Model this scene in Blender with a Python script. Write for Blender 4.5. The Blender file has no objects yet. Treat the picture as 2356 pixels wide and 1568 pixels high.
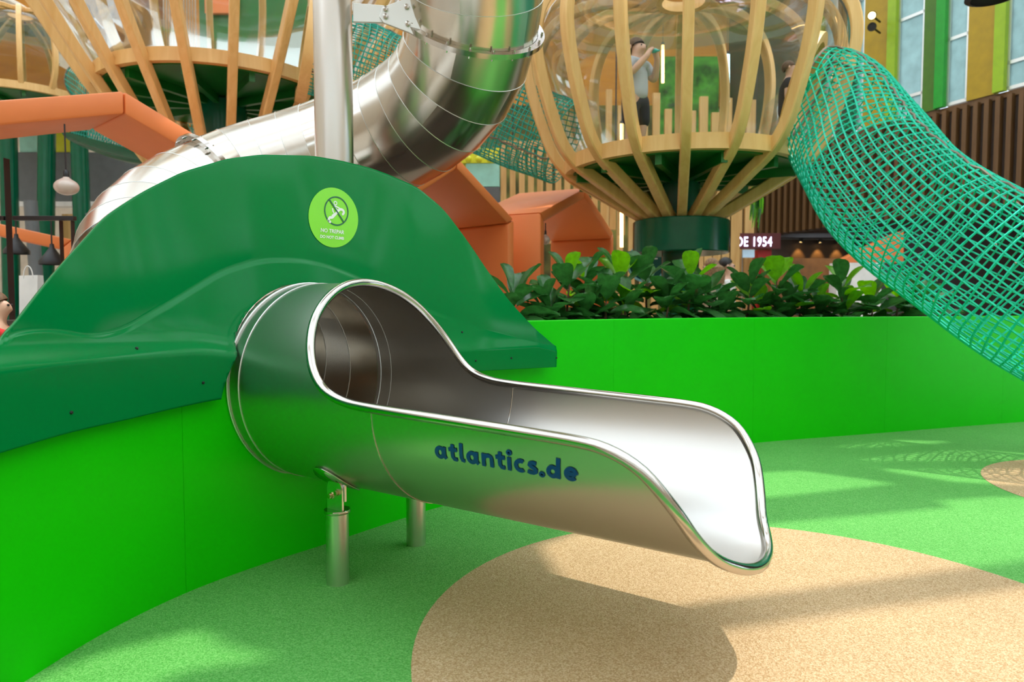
import bpy, bmesh, math, random
import numpy as np
from mathutils import Vector, Matrix
random.seed(7)
C = bpy.context.scene.collection
SC = bpy.context.scene
PI = math.pi

# ------------------------------------------------------------------ camera, sky, sun, exposure
EYE = 1.1; FPX = 1571.0; PITCH = math.atan(79 / FPX)
cam_d = bpy.data.cameras.new('camera'); cam = bpy.data.objects.new('camera', cam_d); C.objects.link(cam)
cam.location = (0, 0, EYE); cam.rotation_euler = (PI / 2 - PITCH, 0, 0)
cam_d.sensor_width = 36; cam_d.lens = 36 * FPX / 2356
cam_d.clip_end = 200
cam_d.dof.use_dof = True; cam_d.dof.focus_distance = 2.9; cam_d.dof.aperture_fstop = 2.8
SC.camera = cam

world = bpy.data.worlds.new('world'); SC.world = world; world.use_nodes = True
wbg = world.node_tree.nodes['Background']
wbg.inputs[0].default_value = (0.72, 0.86, 1.0, 1); wbg.inputs[1].default_value = 3.0

LX, LY = -0.30, 0.0                      # shadow shift per metre of height
sun_d = bpy.data.lights.new('sun', 'SUN'); sun = bpy.data.objects.new('sun', sun_d); C.objects.link(sun)
sun_d.energy = 2.7; sun_d.angle = math.radians(0.6); sun_d.color = (1.0, 0.94, 0.84)
sun.rotation_euler = Vector((LX, LY, -1)).to_track_quat('-Z', 'Y').to_euler()
sun.location = (6, 2, 16)

SC.view_settings.view_transform = 'Standard'; SC.view_settings.look = 'None'
SC.view_settings.gamma = 1.0; SC.view_settings.use_curve_mapping = False
SC.view_settings.exposure = 0.2
SC.cycles.max_bounces = 12; SC.cycles.glossy_bounces = 10; SC.cycles.diffuse_bounces = 4; SC.cycles.transparent_max_bounces = 24

# ------------------------------------------------------------------ helpers
def ray(px, py):
    a = (px - 1178) / FPX; b = -(py - 784) / FPX
    c, s = math.cos(PITCH), math.sin(PITCH)
    return Vector((a, c + b * s, -s + b * c))
def at(px, py, Y):
    d = ray(px, py); return Vector((0, 0, EYE)) + d * (Y / d.y)

def tag(o, label=None, cat=None, group=None, kind=None):
    if label: o['label'] = label
    if cat: o['category'] = cat
    if group: o['group'] = group
    if kind: o['kind'] = kind
    return o
def thing(name, label, cat, loc=(0, 0, 0), group=None):
    o = bpy.data.objects.new(name, None); C.objects.link(o)
    o.empty_display_size = 0.1
    o.location = loc
    return tag(o, label, cat, group)
def put(name, me, mat, parent=None):
    """link a mesh given in world coordinates; parent keeps it there"""
    o = bpy.data.objects.new(name, me); C.objects.link(o)
    if mat is not None:
        if not me.materials: me.materials.append(mat)
    if parent is not None:
        o.parent = parent
        p = parent; L = Vector((0, 0, 0))
        while p is not None:
            if p.type == 'EMPTY': L = L + Vector(p.location)
            p = p.parent
        o.matrix_parent_inverse = Matrix.Translation(-L) if parent.type == 'EMPTY' else Matrix.Identity(4)
        if parent.type != 'EMPTY':
            o.matrix_parent_inverse = Matrix.Identity(4)
    return o
class MB:
    def __init__(s): s.v = []; s.f = []
    def add(s, vs, fs):
        n = len(s.v); s.v += [tuple(v) for v in vs]; s.f += [tuple(i + n for i in f) for f in fs]; return s
    def box(s, lo, hi):
        x0, y0, z0 = lo; x1, y1, z1 = hi
        return s.add([(x0,y0,z0),(x1,y0,z0),(x1,y1,z0),(x0,y1,z0),(x0,y0,z1),(x1,y0,z1),(x1,y1,z1),(x0,y1,z1)],
                     [(0,3,2,1),(4,5,6,7),(0,1,5,4),(1,2,6,5),(2,3,7,6),(3,0,4,7)])
    def prism(s, poly, ext):
        n = len(poly); e = Vector(ext)
        vs = [Vector(p) for p in poly] + [Vector(p) + e for p in poly]
        fs = [tuple(range(n))[::-1], tuple(range(n, 2 * n))] + [(i, (i + 1) % n, (i + 1) % n + n, i + n) for i in range(n)]
        return s.add(vs, fs)
    def tube(s, pts, r, n=10, closed=False, caps=True):
        pts = [Vector(p) for p in pts]; m = len(pts)
        rr = r if isinstance(r, (list, tuple)) else [r] * m
        T = []
        for i in range(m):
            a = pts[(i - 1) % m] if (closed or i > 0) else pts[i]
            b = pts[(i + 1) % m] if (closed or i < m - 1) else pts[i]
            t = (b - a); T.append(t.normalized() if t.length > 1e-9 else Vector((0, 0, 1)))
        u = T[0].orthogonal().normalized(); vs = []
        for i in range(m):
            u = (u - T[i] * u.dot(T[i]))
            u = u.normalized() if u.length > 1e-6 else T[i].orthogonal().normalized()
            w = T[i].cross(u)
            for k in range(n):
                a = 2 * PI * k / n
                vs.append(pts[i] + (u * math.cos(a) + w * math.sin(a)) * rr[i])
        fs = []
        for i in range(m if closed else m - 1):
            j = (i + 1) % m
            for k in range(n):
                fs.append((i * n + k, i * n + (k + 1) % n, j * n + (k + 1) % n, j * n + k))
        if caps and not closed:
            fs.append(tuple(range(n))[::-1]); fs.append(tuple(range((m - 1) * n, m * n)))
        return s.add(vs, fs)
    def lathe(s, prof, c=(0, 0, 0), n=32, axis=None, a0=0, a1=2 * PI):
        """prof: (radius, height) pairs; axis: direction of height"""
        ax = Vector(axis or (0, 0, 1)).normalized(); u = ax.orthogonal().normalized() if axis else Vector((1, 0, 0)); w = ax.cross(u)
        c = Vector(c); full = abs(a1 - a0 - 2 * PI) < 1e-6; m = n if full else n + 1; vs = []
        for (r, h) in prof:
            for k in range(m):
                a = a0 + (a1 - a0) * k / n
                vs.append(c + ax * h + (u * math.cos(a) + w * math.sin(a)) * r)
        fs = []
        for i in range(len(prof) - 1):
            for k in range(n):
                k2 = (k + 1) % m
                fs.append((i * m + k, i * m + k2, (i + 1) * m + k2, (i + 1) * m + k))
        return s.add(vs, fs)
    def grid(s, P):
        n = len(P); m = len(P[0]); vs = [p for r in P for p in r]
        return s.add(vs, [(i * m + j, i * m + j + 1, (i + 1) * m + j + 1, (i + 1) * m + j) for i in range(n - 1) for j in range(m - 1)])
    def mesh(s, name='m', smooth=40, bevel=0, weld=False):
        me = bpy.data.meshes.new(name); me.from_pydata(s.v, [], s.f)
        bm = bmesh.new(); bm.from_mesh(me)
        if weld: bmesh.ops.remove_doubles(bm, verts=bm.verts, dist=1e-5)
        if bevel:
            es = [e for e in bm.edges if len(e.link_faces) == 2 and e.calc_face_angle(0) > 0.5]
            bmesh.ops.bevel(bm, geom=es, offset=bevel, segments=2, affect='EDGES', profile=0.5, clamp_overlap=True)
        bmesh.ops.recalc_face_normals(bm, faces=bm.faces)
        if smooth:
            lim = math.radians(smooth)
            for f in bm.faces: f.smooth = True
            for e in bm.edges: e.smooth = not (len(e.link_faces) == 2 and e.calc_face_angle(0) > lim)
        bm.to_mesh(me); bm.free(); me.update()
        return me
def P(name, mb, mat, parent=None, smooth=40, bevel=0, weld=False):
    return put(name, mb.mesh(name, smooth, bevel, weld), mat, parent)
def one(name, mb, mat, label, cat, group=None, smooth=40, bevel=0):
    return tag(P(name, mb, mat, None, smooth, bevel), label, cat, group)
def struct(name, mb, mat, parent=None, smooth=0, bevel=0):
    o = P(name, mb, mat, parent, smooth, bevel)
    if parent is None: o['kind'] = 'structure'
    return o
def catmull(Pts, n=12):
    Pts = [np.array(p, float) for p in Pts]
    Q = [2 * Pts[0] - Pts[1]] + Pts + [2 * Pts[-1] - Pts[-2]]; out = []
    for i in range(1, len(Q) - 2):
        a, b, c, d = Q[i - 1], Q[i], Q[i + 1], Q[i + 2]
        for k in range(n):
            t = k / n
            out.append(.5 * (2 * b + (-a + c) * t + (2 * a - 5 * b + 4 * c - d) * t * t + (-a + 3 * b - 3 * c + d) * t ** 3))
    out.append(Q[-2]); return np.array(out)
def resample(pts, step):
    pts = np.array(pts); L = np.r_[0, np.cumsum(np.linalg.norm(np.diff(pts, axis=0), axis=1))]
    n = max(2, int(round(L[-1] / step)) + 1); s = np.linspace(0, L[-1], n)
    return np.stack([np.interp(s, L, pts[:, k]) for k in range(pts.shape[1])], 1)
def baked(me, mods):
    """apply modifiers (type, settings) to a mesh and return the resulting mesh"""
    o = bpy.data.objects.new('tmp', me); C.objects.link(o)
    for ty, kw in mods:
        m = o.modifiers.new('m', ty)
        for k, v in kw.items(): setattr(m, k, v)
    dg = bpy.context.evaluated_depsgraph_get(); dg.update()
    r = bpy.data.meshes.new_from_object(o.evaluated_get(dg))
    bpy.data.objects.remove(o); return r
def box_bar(a, b, w, h, up=(0, 0, 1)):
    a = Vector(a); b = Vector(b); d = (b - a).normalized(); s = d.cross(Vector(up)).normalized() * w / 2; u = s.cross(d).normalized() * h / 2
    return MB().prism([a - s - u, a + s - u, a + s + u, a - s + u], b - a)

# ------------------------------------------------------------------ materials
def newmat(name):
    m = bpy.data.materials.new(name); m.use_nodes = True
    nt = m.node_tree; return m, nt, nt.nodes['Principled BSDF']
def M(name, col, rough=0.5, metal=0.0, vary=0.08, scale=6.0, bump=0.0, bscale=60.0, coat=0.0, stretch=(1, 1, 1), spec=0.5, trans=0.0, emit=0.0, detail=3):
    m, nt, b = newmat(name); N = nt.nodes; Lk = nt.links
    b.inputs['Roughness'].default_value = rough; b.inputs['Metallic'].default_value = metal
    b.inputs['Coat Weight'].default_value = coat; b.inputs['Coat Roughness'].default_value = 0.06
    b.inputs['Specular IOR Level'].default_value = spec
    tc = N.new('ShaderNodeTexCoord'); mp = N.new('ShaderNodeMapping'); mp.inputs['Scale'].default_value = stretch
    Lk.new(tc.outputs['Object'], mp.inputs['Vector'])
    nz = N.new('ShaderNodeTexNoise'); nz.inputs['Scale'].default_value = scale; nz.inputs['Detail'].default_value = detail
    Lk.new(mp.outputs[0], nz.inputs['Vector'])
    cr = N.new('ShaderNodeValToRGB')
    lo = [max(0, c * (1 - vary)) for c in col]; hi = [min(1, c * (1 + vary)) for c in col]
    cr.color_ramp.elements[0].position = 0.3; cr.color_ramp.elements[1].position = 0.7
    cr.color_ramp.elements[0].color = (*lo, 1); cr.color_ramp.elements[1].color = (*hi, 1)
    Lk.new(nz.outputs['Fac'], cr.inputs['Fac']); Lk.new(cr.outputs['Color'], b.inputs['Base Color'])
    if bump:
        n2 = N.new('ShaderNodeTexNoise'); n2.inputs['Scale'].default_value = bscale; n2.inputs['Detail'].default_value = 2
        Lk.new(mp.outputs[0], n2.inputs['Vector'])
        bp = N.new('ShaderNodeBump'); bp.inputs['Strength'].default_value = bump; bp.inputs['Distance'].default_value = 0.01
        Lk.new(n2.outputs['Fac'], bp.inputs['Height']); Lk.new(bp.outputs['Normal'], b.inputs['Normal'])
    if emit:
        Lk.new(cr.outputs['Color'], b.inputs['Emission Color']); b.inputs['Emission Strength'].default_value = emit
    if trans:
        t = N.new('ShaderNodeBsdfTranslucent'); mx = N.new('ShaderNodeMixShader'); mx.inputs[0].default_value = trans
        hs = N.new('ShaderNodeHueSaturation'); hs.inputs['Value'].default_value = 1.9; hs.inputs['Saturation'].default_value = 1.1
        Lk.new(cr.outputs['Color'], hs.inputs['Color']); Lk.new(hs.outputs[0], t.inputs['Color'])
        Lk.new(b.outputs[0], mx.inputs[1]); Lk.new(t.outputs[0], mx.inputs[2])
        Lk.new(mx.outputs[0], N['Material Output'].inputs['Surface'])
    return m
def wood(name, col, col2, rough=0.4, sc=9, stretch=(1, 1, .12)):
    m, nt, b = newmat(name); N = nt.nodes; Lk = nt.links
    tc = N.new('ShaderNodeTexCoord'); mp = N.new('ShaderNodeMapping'); mp.inputs['Scale'].default_value = stretch
    Lk.new(tc.outputs['Object'], mp.inputs['Vector'])
    nz = N.new('ShaderNodeTexNoise'); nz.inputs['Scale'].default_value = sc; nz.inputs['Detail'].default_value = 5; nz.inputs['Distortion'].default_value = 1.2
    Lk.new(mp.outputs[0], nz.inputs['Vector'])
    cr = N.new('ShaderNodeValToRGB'); cr.color_ramp.elements[0].position = .3; cr.color_ramp.elements[1].position = .7
    cr.color_ramp.elements[0].color = (*col2, 1); cr.color_ramp.elements[1].color = (*col, 1)
    Lk.new(nz.outputs['Fac'], cr.inputs['Fac']); Lk.new(cr.outputs[0], b.inputs['Base Color'])
    b.inputs['Roughness'].default_value = rough
    return m
def steel(name, col=(.74, .71, .67), rough=.29, streak=(1, 1, 1), amount=.015):
    m, nt, b = newmat(name); N = nt.nodes; Lk = nt.links
    b.inputs['Metallic'].default_value = 1; b.inputs['Base Color'].default_value = (*col, 1)
    tc = N.new('ShaderNodeTexCoord'); mp = N.new('ShaderNodeMapping'); mp.inputs['Scale'].default_value = streak
    Lk.new(tc.outputs['Object'], mp.inputs['Vector'])
    nz = N.new('ShaderNodeTexNoise'); nz.inputs['Scale'].default_value = 14; nz.inputs['Detail'].default_value = 4
    Lk.new(mp.outputs[0], nz.inputs['Vector'])
    mr = N.new('ShaderNodeMapRange'); mr.inputs['From Min'].default_value = .3; mr.inputs['From Max'].default_value = .7
    mr.inputs['To Min'].default_value = rough - amount / 2; mr.inputs['To Max'].default_value = rough + amount / 2
    Lk.new(nz.outputs['Fac'], mr.inputs['Value']); Lk.new(mr.outputs[0], b.inputs['Roughness'])
    return m
def clear(name, tint=(.96, .97, .95), gloss=.6, haze=0.015):
    m, nt, b = newmat(name); N = nt.nodes; Lk = nt.links
    tr = N.new('ShaderNodeBsdfTransparent'); tr.inputs[0].default_value = (*tint, 1)
    gl = N.new('ShaderNodeBsdfGlossy'); gl.inputs['Roughness'].default_value = .04
    df = N.new('ShaderNodeBsdfDiffuse'); df.inputs[0].default_value = (.9, .9, .85, 1)
    fr = N.new('ShaderNodeFresnel'); fr.inputs[0].default_value = 1.45
    mu = N.new('ShaderNodeMath'); mu.operation = 'MULTIPLY'; mu.inputs[1].default_value = gloss; Lk.new(fr.outputs[0], mu.inputs[0])
    m1 = N.new('ShaderNodeMixShader'); m1.inputs[0].default_value = haze; Lk.new(tr.outputs[0], m1.inputs[1]); Lk.new(df.outputs[0], m1.inputs[2])
    m2 = N.new('ShaderNodeMixShader'); Lk.new(mu.outputs[0], m2.inputs[0]); Lk.new(m1.outputs[0], m2.inputs[1]); Lk.new(gl.outputs[0], m2.inputs[2])
    Lk.new(m2.outputs[0], N['Material Output'].inputs['Surface'])
    return m
def glow(name, col, strength):
    m, nt, b = newmat(name)
    b.inputs['Base Color'].default_value = (*col, 1); b.inputs['Emission Color'].default_value = (*col, 1); b.inputs['Emission Strength'].default_value = strength
    return m
def granules(name, col, dark, light):
    m, nt, b = newmat(name); N = nt.nodes; Lk = nt.links
    tc = N.new('ShaderNodeTexCoord')
    vo = N.new('ShaderNodeTexVoronoi'); vo.inputs['Scale'].default_value = 260; Lk.new(tc.outputs['Object'], vo.inputs['Vector'])
    nz = N.new('ShaderNodeTexNoise'); nz.inputs['Scale'].default_value = 1.3; nz.inputs['Detail'].default_value = 6; Lk.new(tc.outputs['Object'], nz.inputs['Vector'])
    sep = N.new('ShaderNodeSeparateColor'); Lk.new(vo.outputs['Color'], sep.inputs[0])
    cr = N.new('ShaderNodeValToRGB'); e = cr.color_ramp.elements
    e[0].position = .05; e[0].color = (*dark, 1); e[1].position = .95; e[1].color = (*light, 1)
    k = e.new(.5); k.color = (*col, 1)
    Lk.new(sep.outputs[0], cr.inputs['Fac'])
    mx = N.new('ShaderNodeMix'); mx.data_type = 'RGBA'; mx.blend_type = 'MULTIPLY'; mx.inputs[0].default_value = 1
    c2 = N.new('ShaderNodeValToRGB'); c2.color_ramp.elements[0].position = .3; c2.color_ramp.elements[0].color = (.86, .87, .86, 1); c2.color_ramp.elements[1].position = .7; c2.color_ramp.elements[1].color = (1, 1, 1, 1)
    Lk.new(nz.outputs['Fac'], c2.inputs['Fac']); Lk.new(cr.outputs[0], mx.inputs[6]); Lk.new(c2.outputs[0], mx.inputs[7])
    Lk.new(mx.outputs[2], b.inputs['Base Color'])
    bp = N.new('ShaderNodeBump'); bp.inputs['Strength'].default_value = .5; bp.inputs['Distance'].default_value = .004
    Lk.new(vo.outputs['Distance'], bp.inputs['Height']); Lk.new(bp.outputs[0], b.inputs['Normal'])
    b.inputs['Roughness'].default_value = .75; b.inputs['Specular IOR Level'].default_value = .3
    return m
def translucent(name, col):
    m, nt, b = newmat(name); N = nt.nodes; Lk = nt.links
    t = N.new('ShaderNodeBsdfTranslucent'); t.inputs[0].default_value = (*col, 1)
    d = N.new('ShaderNodeBsdfDiffuse'); d.inputs[0].default_value = (.8, .8, .78, 1)
    mx = N.new('ShaderNodeMixShader'); mx.inputs[0].default_value = .12
    Lk.new(t.outputs[0], mx.inputs[1]); Lk.new(d.outputs[0], mx.inputs[2]); Lk.new(mx.outputs[0], N['Material Output'].inputs['Surface'])
    return m

m_lime = M('lime_paint', (.006, .60, .0), .34, vary=.03, scale=3, bump=.02, bscale=20, spec=.2)
m_dkgreen = M('dark_green_gelcoat', (.0, .205, .045), .14, vary=.04, scale=2, spec=.17)
m_fgreen = granules('green_rubber', (.12, .44, .085), (.075, .33, .05), (.20, .54, .14))
m_beige = granules('beige_rubber', (.58, .38, .20), (.43, .26, .115), (.72, .52, .32))
m_steel = steel('brushed_steel')
m_steel_in = steel('brushed_steel_tube', (.64, .60, .54), .22, amount=.015)
m_chute = steel('brushed_chute_steel', (.63, .605, .57), .31)
m_pol = steel('polished_steel', (.58, .55, .51), .13, amount=.06)
m_galv = steel('galvanised_steel', (.72, .73, .70), .42)
m_brass = steel('brassy_bolt', (.62, .50, .28), .3)
m_wood = wood('pale_ash_wood', (.90, .58, .235), (.78, .45, .15))
m_batten = wood('pine_batten', (.70, .44, .17), (.55, .31, .10))
m_brown = wood('dark_brown_slat', (.16, .075, .02), (.10, .045, .012), .6)
m_woodceil = wood('amber_wood', (.62, .27, .02), (.48, .19, .012), .6, 3, (.2, 1, 1))
m_dgpaint = M('dark_green_steel_paint', (.0, .10, .045), .2, spec=.4)
m_mgpaint = M('mid_green_board', (.004, .16, .02), .35)
m_orange = M('orange_vinyl', (.86, .235, .06), .45, vary=.03, scale=2, bump=.03, bscale=8)
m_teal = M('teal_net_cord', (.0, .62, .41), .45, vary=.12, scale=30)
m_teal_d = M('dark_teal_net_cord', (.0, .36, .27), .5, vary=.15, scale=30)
m_lace = M('brown_lacing_rope', (.22, .17, .12), .7)
m_clear = clear('clear_acrylic')
m_blue = M('blue_vinyl_lettering', (.0, .045, .22), .35, vary=.02)
m_stick = M('lime_sticker_film', (.24, .76, .03), .35, vary=.02)
m_stickd = M('dark_green_print', (.004, .12, .06), .4, vary=.02)
m_white = M('white_print', (.88, .89, .87), .45, vary=.02)
m_black = M('black_metal', (.018, .018, .02), .45)
m_dgrey = M('charcoal_panel', (.13, .14, .145), .5)
m_cream = M('cream_plaster', (.74, .68, .56), .6)
m_soil = M('dark_soil', (.05, .032, .02), .9, vary=.4, scale=40, bump=.6, bscale=50)
m_leaf = M('fig_leaf', (.045, .165, .04), .27, vary=.3, scale=5, trans=.28, spec=.6)
m_leafy = M('sunlit_and_pale_leaf', (.18, .48, .02), .3, vary=.2, scale=5, trans=.38, spec=.6)  # fig leaves: sunlight put into the colour; hanging plant: its own pale green
m_stem = M('woody_stem', (.16, .09, .05), .8)
m_yellow = M('ochre_panel', (.42, .27, .0), .5)
m_limestrip = M('yellow_green_strip', (.30, .48, .0), .45)
m_vgreen = M('vivid_green_panel', (.0, .32, .01), .45)
m_olive = M('olive_green_panel', (.06, .17, .0), .5)
m_dolive = M('dark_olive_panel', (.045, .05, .02), .6)
m_frost = M('frosted_glazing', (.28, .34, .33), .3, trans=.7)
m_bulb = M('opal_glass', (.66, .54, .47), .12, coat=.4)
m_skin = M('skin', (.72, .44, .32), .5, vary=.04)
m_shirt = M('grey_cotton', (.50, .54, .60), .9)
m_short = M('black_cotton', (.02, .02, .028), .9)
m_hair = M('brown_hair', (.13, .07, .035), .6, vary=.4, scale=40)
m_hairb = M('black_hair', (.012, .01, .01), .5)
m_hairc = M('curly_blonde_hair', (.30, .18, .09), .7, vary=.5, scale=60, bump=.8, bscale=60)
m_red = M('red_cotton', (.70, .035, .04), .8)
m_redp = M('red_panel', (.42, .012, .012), .5)
m_paper = M('white_paper', (.80, .79, .77), .7)
m_moss = M('mossy_wall', (.14, .13, .03), .9, vary=.8, scale=1.6, detail=6)
m_rust = M('rust_brown_board', (.22, .085, .02), .6, vary=.4, scale=3)
m_darkroom = M('dark_brown_interior', (.05, .03, .02), .7)
m_tan = M('tan_wall', (.62, .53, .42), .8)
m_aqua = M('aqua_panel', (.35, .72, .62), .25)
m_lemon = M('lemon_panel', (.72, .70, .02), .35)
m_led = glow('warm_led', (1.0, .55, .18), 9)
m_ledc = glow('cool_led', (.55, .9, 1.0), 3)
m_signw = glow('sign_glow', (.72, .68, 1.0), 3.0)
m_spot = glow('spot_glow', (1.0, .62, .22), 14)
m_roof = translucent('translucent_fill_roof', (.64, .64, .62))  # unseen roof, translucent to fill the shade with soft light
m_hallfloor = M('pale_stone_floor', (.55, .47, .38), .5, vary=.06)
m_tealsign = M('teal_sign_board', (.008, .085, .08), .4)
m_cyan = M('pale_cyan_ring', (.25, .60, .68), .4)

# ------------------------------------------------------------------ plan curve of the planter wall
WALL = catmull([(-1.50,.6),(-1.49,1.2),(-1.46,1.6),(-1.43,1.95),(-1.37,2.27),(-1.25,2.58),(-1.07,2.86),(-.86,3.12),(-.55,3.52),(-.36,3.74),(.3,4.4),(1.05,4.98),(1.9,5.44),(3.27,5.92),(4.9,6.48),(7,7.1)])
WS = np.r_[0, np.cumsum(np.linalg.norm(np.diff(WALL, axis=0), axis=1))]
_t = np.gradient(WALL, axis=0); WN = np.stack([_t[:, 1], -_t[:, 0]], 1); WN /= np.linalg.norm(WN, axis=1)[:, None]
def wallpt(s, off=0, z=0):
    x = np.interp(s, WS, WALL[:, 0]); y = np.interp(s, WS, WALL[:, 1])
    nx = np.interp(s, WS, WN[:, 0]); ny = np.interp(s, WS, WN[:, 1]); l = math.hypot(nx, ny)
    return Vector((x + nx / l * off, y + ny / l * off, z))
# slide exit axis
AZ = .595
SD = Vector((math.cos(AZ), -math.sin(AZ), 0)); SS = Vector((-math.sin(AZ), -math.cos(AZ), 0)); SP = Vector((-.908, 3.097, .773)); SR = .429
def cylp(t, deg, r=SR):
    a = math.radians(deg); return SP + SD * t + SS * (r * math.cos(a)) + Vector((0, 0, r * math.sin(a)))
def cutter(r, off=Vector((0, 0, 0)), t0=-.7, t1=.9):
    mb = MB().tube([SP + off + SD * t0, SP + off + SD * t1], r, 96)
    o = bpy.data.objects.new('cut', mb.mesh(smooth=0)); C.objects.link(o); return o

# ================================================================== SETTING
fl = struct('floor', MB().box((-16, -10, -.2), (20, 19, 0)), m_hallfloor)
sf = MB(); ws = np.linspace(.05, 10.6, 90)
sf.grid([[wallpt(q, -.02, .0015) for q in ws], [Vector((np.interp(q, [.05, 2.5, 10.6], [-1.6, 1.2, 8.5]), np.interp(q, [.05, 2.5, 10.6], [-5, -5, 2.5]), .0015)) for q in ws]])
tag(P('safety_surface', sf, m_fgreen, fl, 0), 'green rubber safety surface')
def disc(cx, cy, r, n=96):
    mb = MB(); vs = [(cx + r * math.cos(2*PI*k/n), cy + r * math.sin(2*PI*k/n), .003) for k in range(n)]
    mb.add(vs, [tuple(range(n))])
    return mb
tag(P('circle_inlay', disc(.90, 2.20, 1.22), m_beige, fl, 0), 'large beige rubber circle set into the green floor')
tag(P('circle_inlay', disc(3.85, 3.97, .90), m_beige, fl, 0), 'second beige rubber circle at the right edge')

# walls of the hall
W0 = Vector((7.75, 14, 0)); WD = Vector((.42, -.91, 0)).normalized(); WNn = Vector((-WD.y, WD.x, 0)); WNn = WNn if WNn.x < 0 else -WNn
def wk(px):
    q = (px - 1178) / FPX; return (14 * q - 7.75) / (WD.x + (-WD.y) * q)
def wr(k, off=0, z=0): return W0 + WD * k + WNn * off + Vector((0, 0, z))
struct('wall_left', MB().box((-16, -10, 0), (-15.8, 19, 10)), m_tan)
struct('wall_front', MB().box((-15.8, -10, 0), (20, -9.8, 6.0)).box((-15.8, -10, 7.08), (20, -9.8, 10)).box((-15.8, -10, 6.0), (-14, -9.8, 7.08)).box((15, -10, 6.0), (20, -9.8, 7.08)), m_tan)
def added_clerestory():  # unseen window band, added as a bright streak for the reflections
    w = struct('window_6', MB().box((-14, -9.86, 6.0), (15, -9.79, 6.08)).box((-14, -9.86, 7.0), (15, -9.79, 7.08)), m_galv)
    for i in range(14):
        x = -14 + i * 2.07
        P('pane', MB().box((x + .04, -9.84, 6.081), (x + 2.03, -9.82, 6.999)), m_clear, w, 0)
        P('mullion', MB().box((x - .03, -9.86, 6.081), (x + .03, -9.79, 6.999)), m_galv, w, 0)
added_clerestory()
wb = struct('wall_back', MB().box((-15.8, 18.6, 0), (7.4, 18.8, 10.0)), m_tan)
P('upper_boarding', MB().box((-15.8, 18.4, 5.9), (-1.8, 18.595, 9.95)), m_woodceil, wb, 0)
P('upper_boarding', MB().box((-1.8, 18.4, 6.4), (6.5, 18.595, 9.95)), m_woodceil, wb, 0)
P('moss_panel', MB().box((-1.5, 18.3, 0), (5.2, 18.595, 6.4)), m_moss, wb, 0)
# right hand wall: dark slats below, coloured panels and windows above
wr_o = struct('wall_right', MB().prism([wr(-6.5, -.25, 4.75), wr(26, -.25, 4.75), wr(26, -.02, 4.75), wr(-6.5, -.02, 4.75)], (0, 0, .1)), m_brown)
P('slat_backing', MB().prism([wr(-6.5, -.15, 2.85), wr(12, -.15, 2.85), wr(12, -.05, 2.85), wr(-6.5, -.05, 2.85)], (0, 0, 1.9)), m_darkroom, wr_o, 0)
P('blank_panel', MB().prism([wr(12, -.15, 0), wr(26, -.15, 0), wr(26, -.05, 0), wr(12, -.05, 0)], (0, 0, 4.75)), m_tan, wr_o, 0)
P('blank_panel', MB().prism([wr(12, -.15, 4.86), wr(26, -.15, 4.86), wr(26, -.05, 4.86), wr(12, -.05, 4.86)], (0, 0, 5.1)), m_tan, wr_o, 0)
slat_me = MB().prism([(-.04, -.045, 0), (.04, -.045, 0), (.04, .1, 0), (-.04, .1, 0)], (0, 0, 1.9)).mesh(smooth=0)
ang = math.atan2(WD.y, WD.x)
for i in range(60):
    k = -6.0 + i * .19
    if k > 5.4: break
    o = put('slat', slat_me, m_brown, wr_o); o.location = wr(k, .02, 2.88); o.rotation_euler.z = ang
def rpanel(name, a, b, mat, off=0.0, th=.12, z0=4.86, z1=9.95):
    P(name, MB().prism([wr(a, off - th, z0), wr(b, off - th, z0), wr(b, off, z0), wr(a, off, z0)], (0, 0, z1 - z0)), mat, wr_o, 0)
kk = wk
rpanel('colour_panel', -6.5, kk(1868), m_dolive)
rpanel('fin', kk(1868), kk(1881), m_limestrip, .08)
rpanel('colour_panel', kk(1911), kk(1939), m_dolive, 0)
rpanel('fin', kk(1939), kk(1956), m_dgpaint, .08)
rpanel('colour_panel', kk(1972), kk(2028), m_yellow)
rpanel('fin', kk(2028), kk(2047), m_limestrip, .07)
rpanel('colour_panel', kk(2106), kk(2138), m_olive)
rpanel('fin', kk(2138), kk(2159), m_vgreen, .08)
rpanel('colour_panel', kk(2206), kk(2270), m_yellow)
rpanel('fin', kk(2270), kk(2295), m_limestrip, .08)
rpanel('fin', kk(2354), kk(2380), m_vgreen, .08)
def rwindow(n, a, b, cuts, glass=None):
    fr = MB(); zz = [4.9] + cuts + [9.9]
    for z in zz: fr.prism([wr(a, -.1, z - .03), wr(b, -.1, z - .03), wr(b, -.02, z - .03), wr(a, -.02, z - .03)], (0, 0, .06))
    for k in (a, b - .04): fr.prism([wr(k, -.1, 4.9), wr(k + .04, -.1, 4.9), wr(k + .04, -.02, 4.9), wr(k, -.02, 4.9)], (0, 0, 5))
    w = struct('window_%d' % n, fr, m_galv)
    for i in range(len(zz) - 1):
        P('pane', MB().prism([wr(a + .04, -.07, zz[i] + .03), wr(b - .04, -.07, zz[i] + .03), wr(b - .04, -.06, zz[i] + .03), wr(a + .04, -.06, zz[i] + .03)], (0, 0, zz[i+1] - zz[i] - .06)), glass or m_frost, w, 0)
rwindow(1, kk(1881) + .001, kk(1911), [8.2])
rwindow(2, kk(1956), kk(1972), [7.6])
rwindow(3, kk(2047), kk(2106), [5.27, 6.82])
rwindow(4, kk(2159), kk(2206), [6.1])
rwindow(5, kk(2295), kk(2354), [5.34, 7.0])
kc = kk(2380); nwin = 6  # out-of-view run of clear windows, added for reflections in hood and steel
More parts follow.
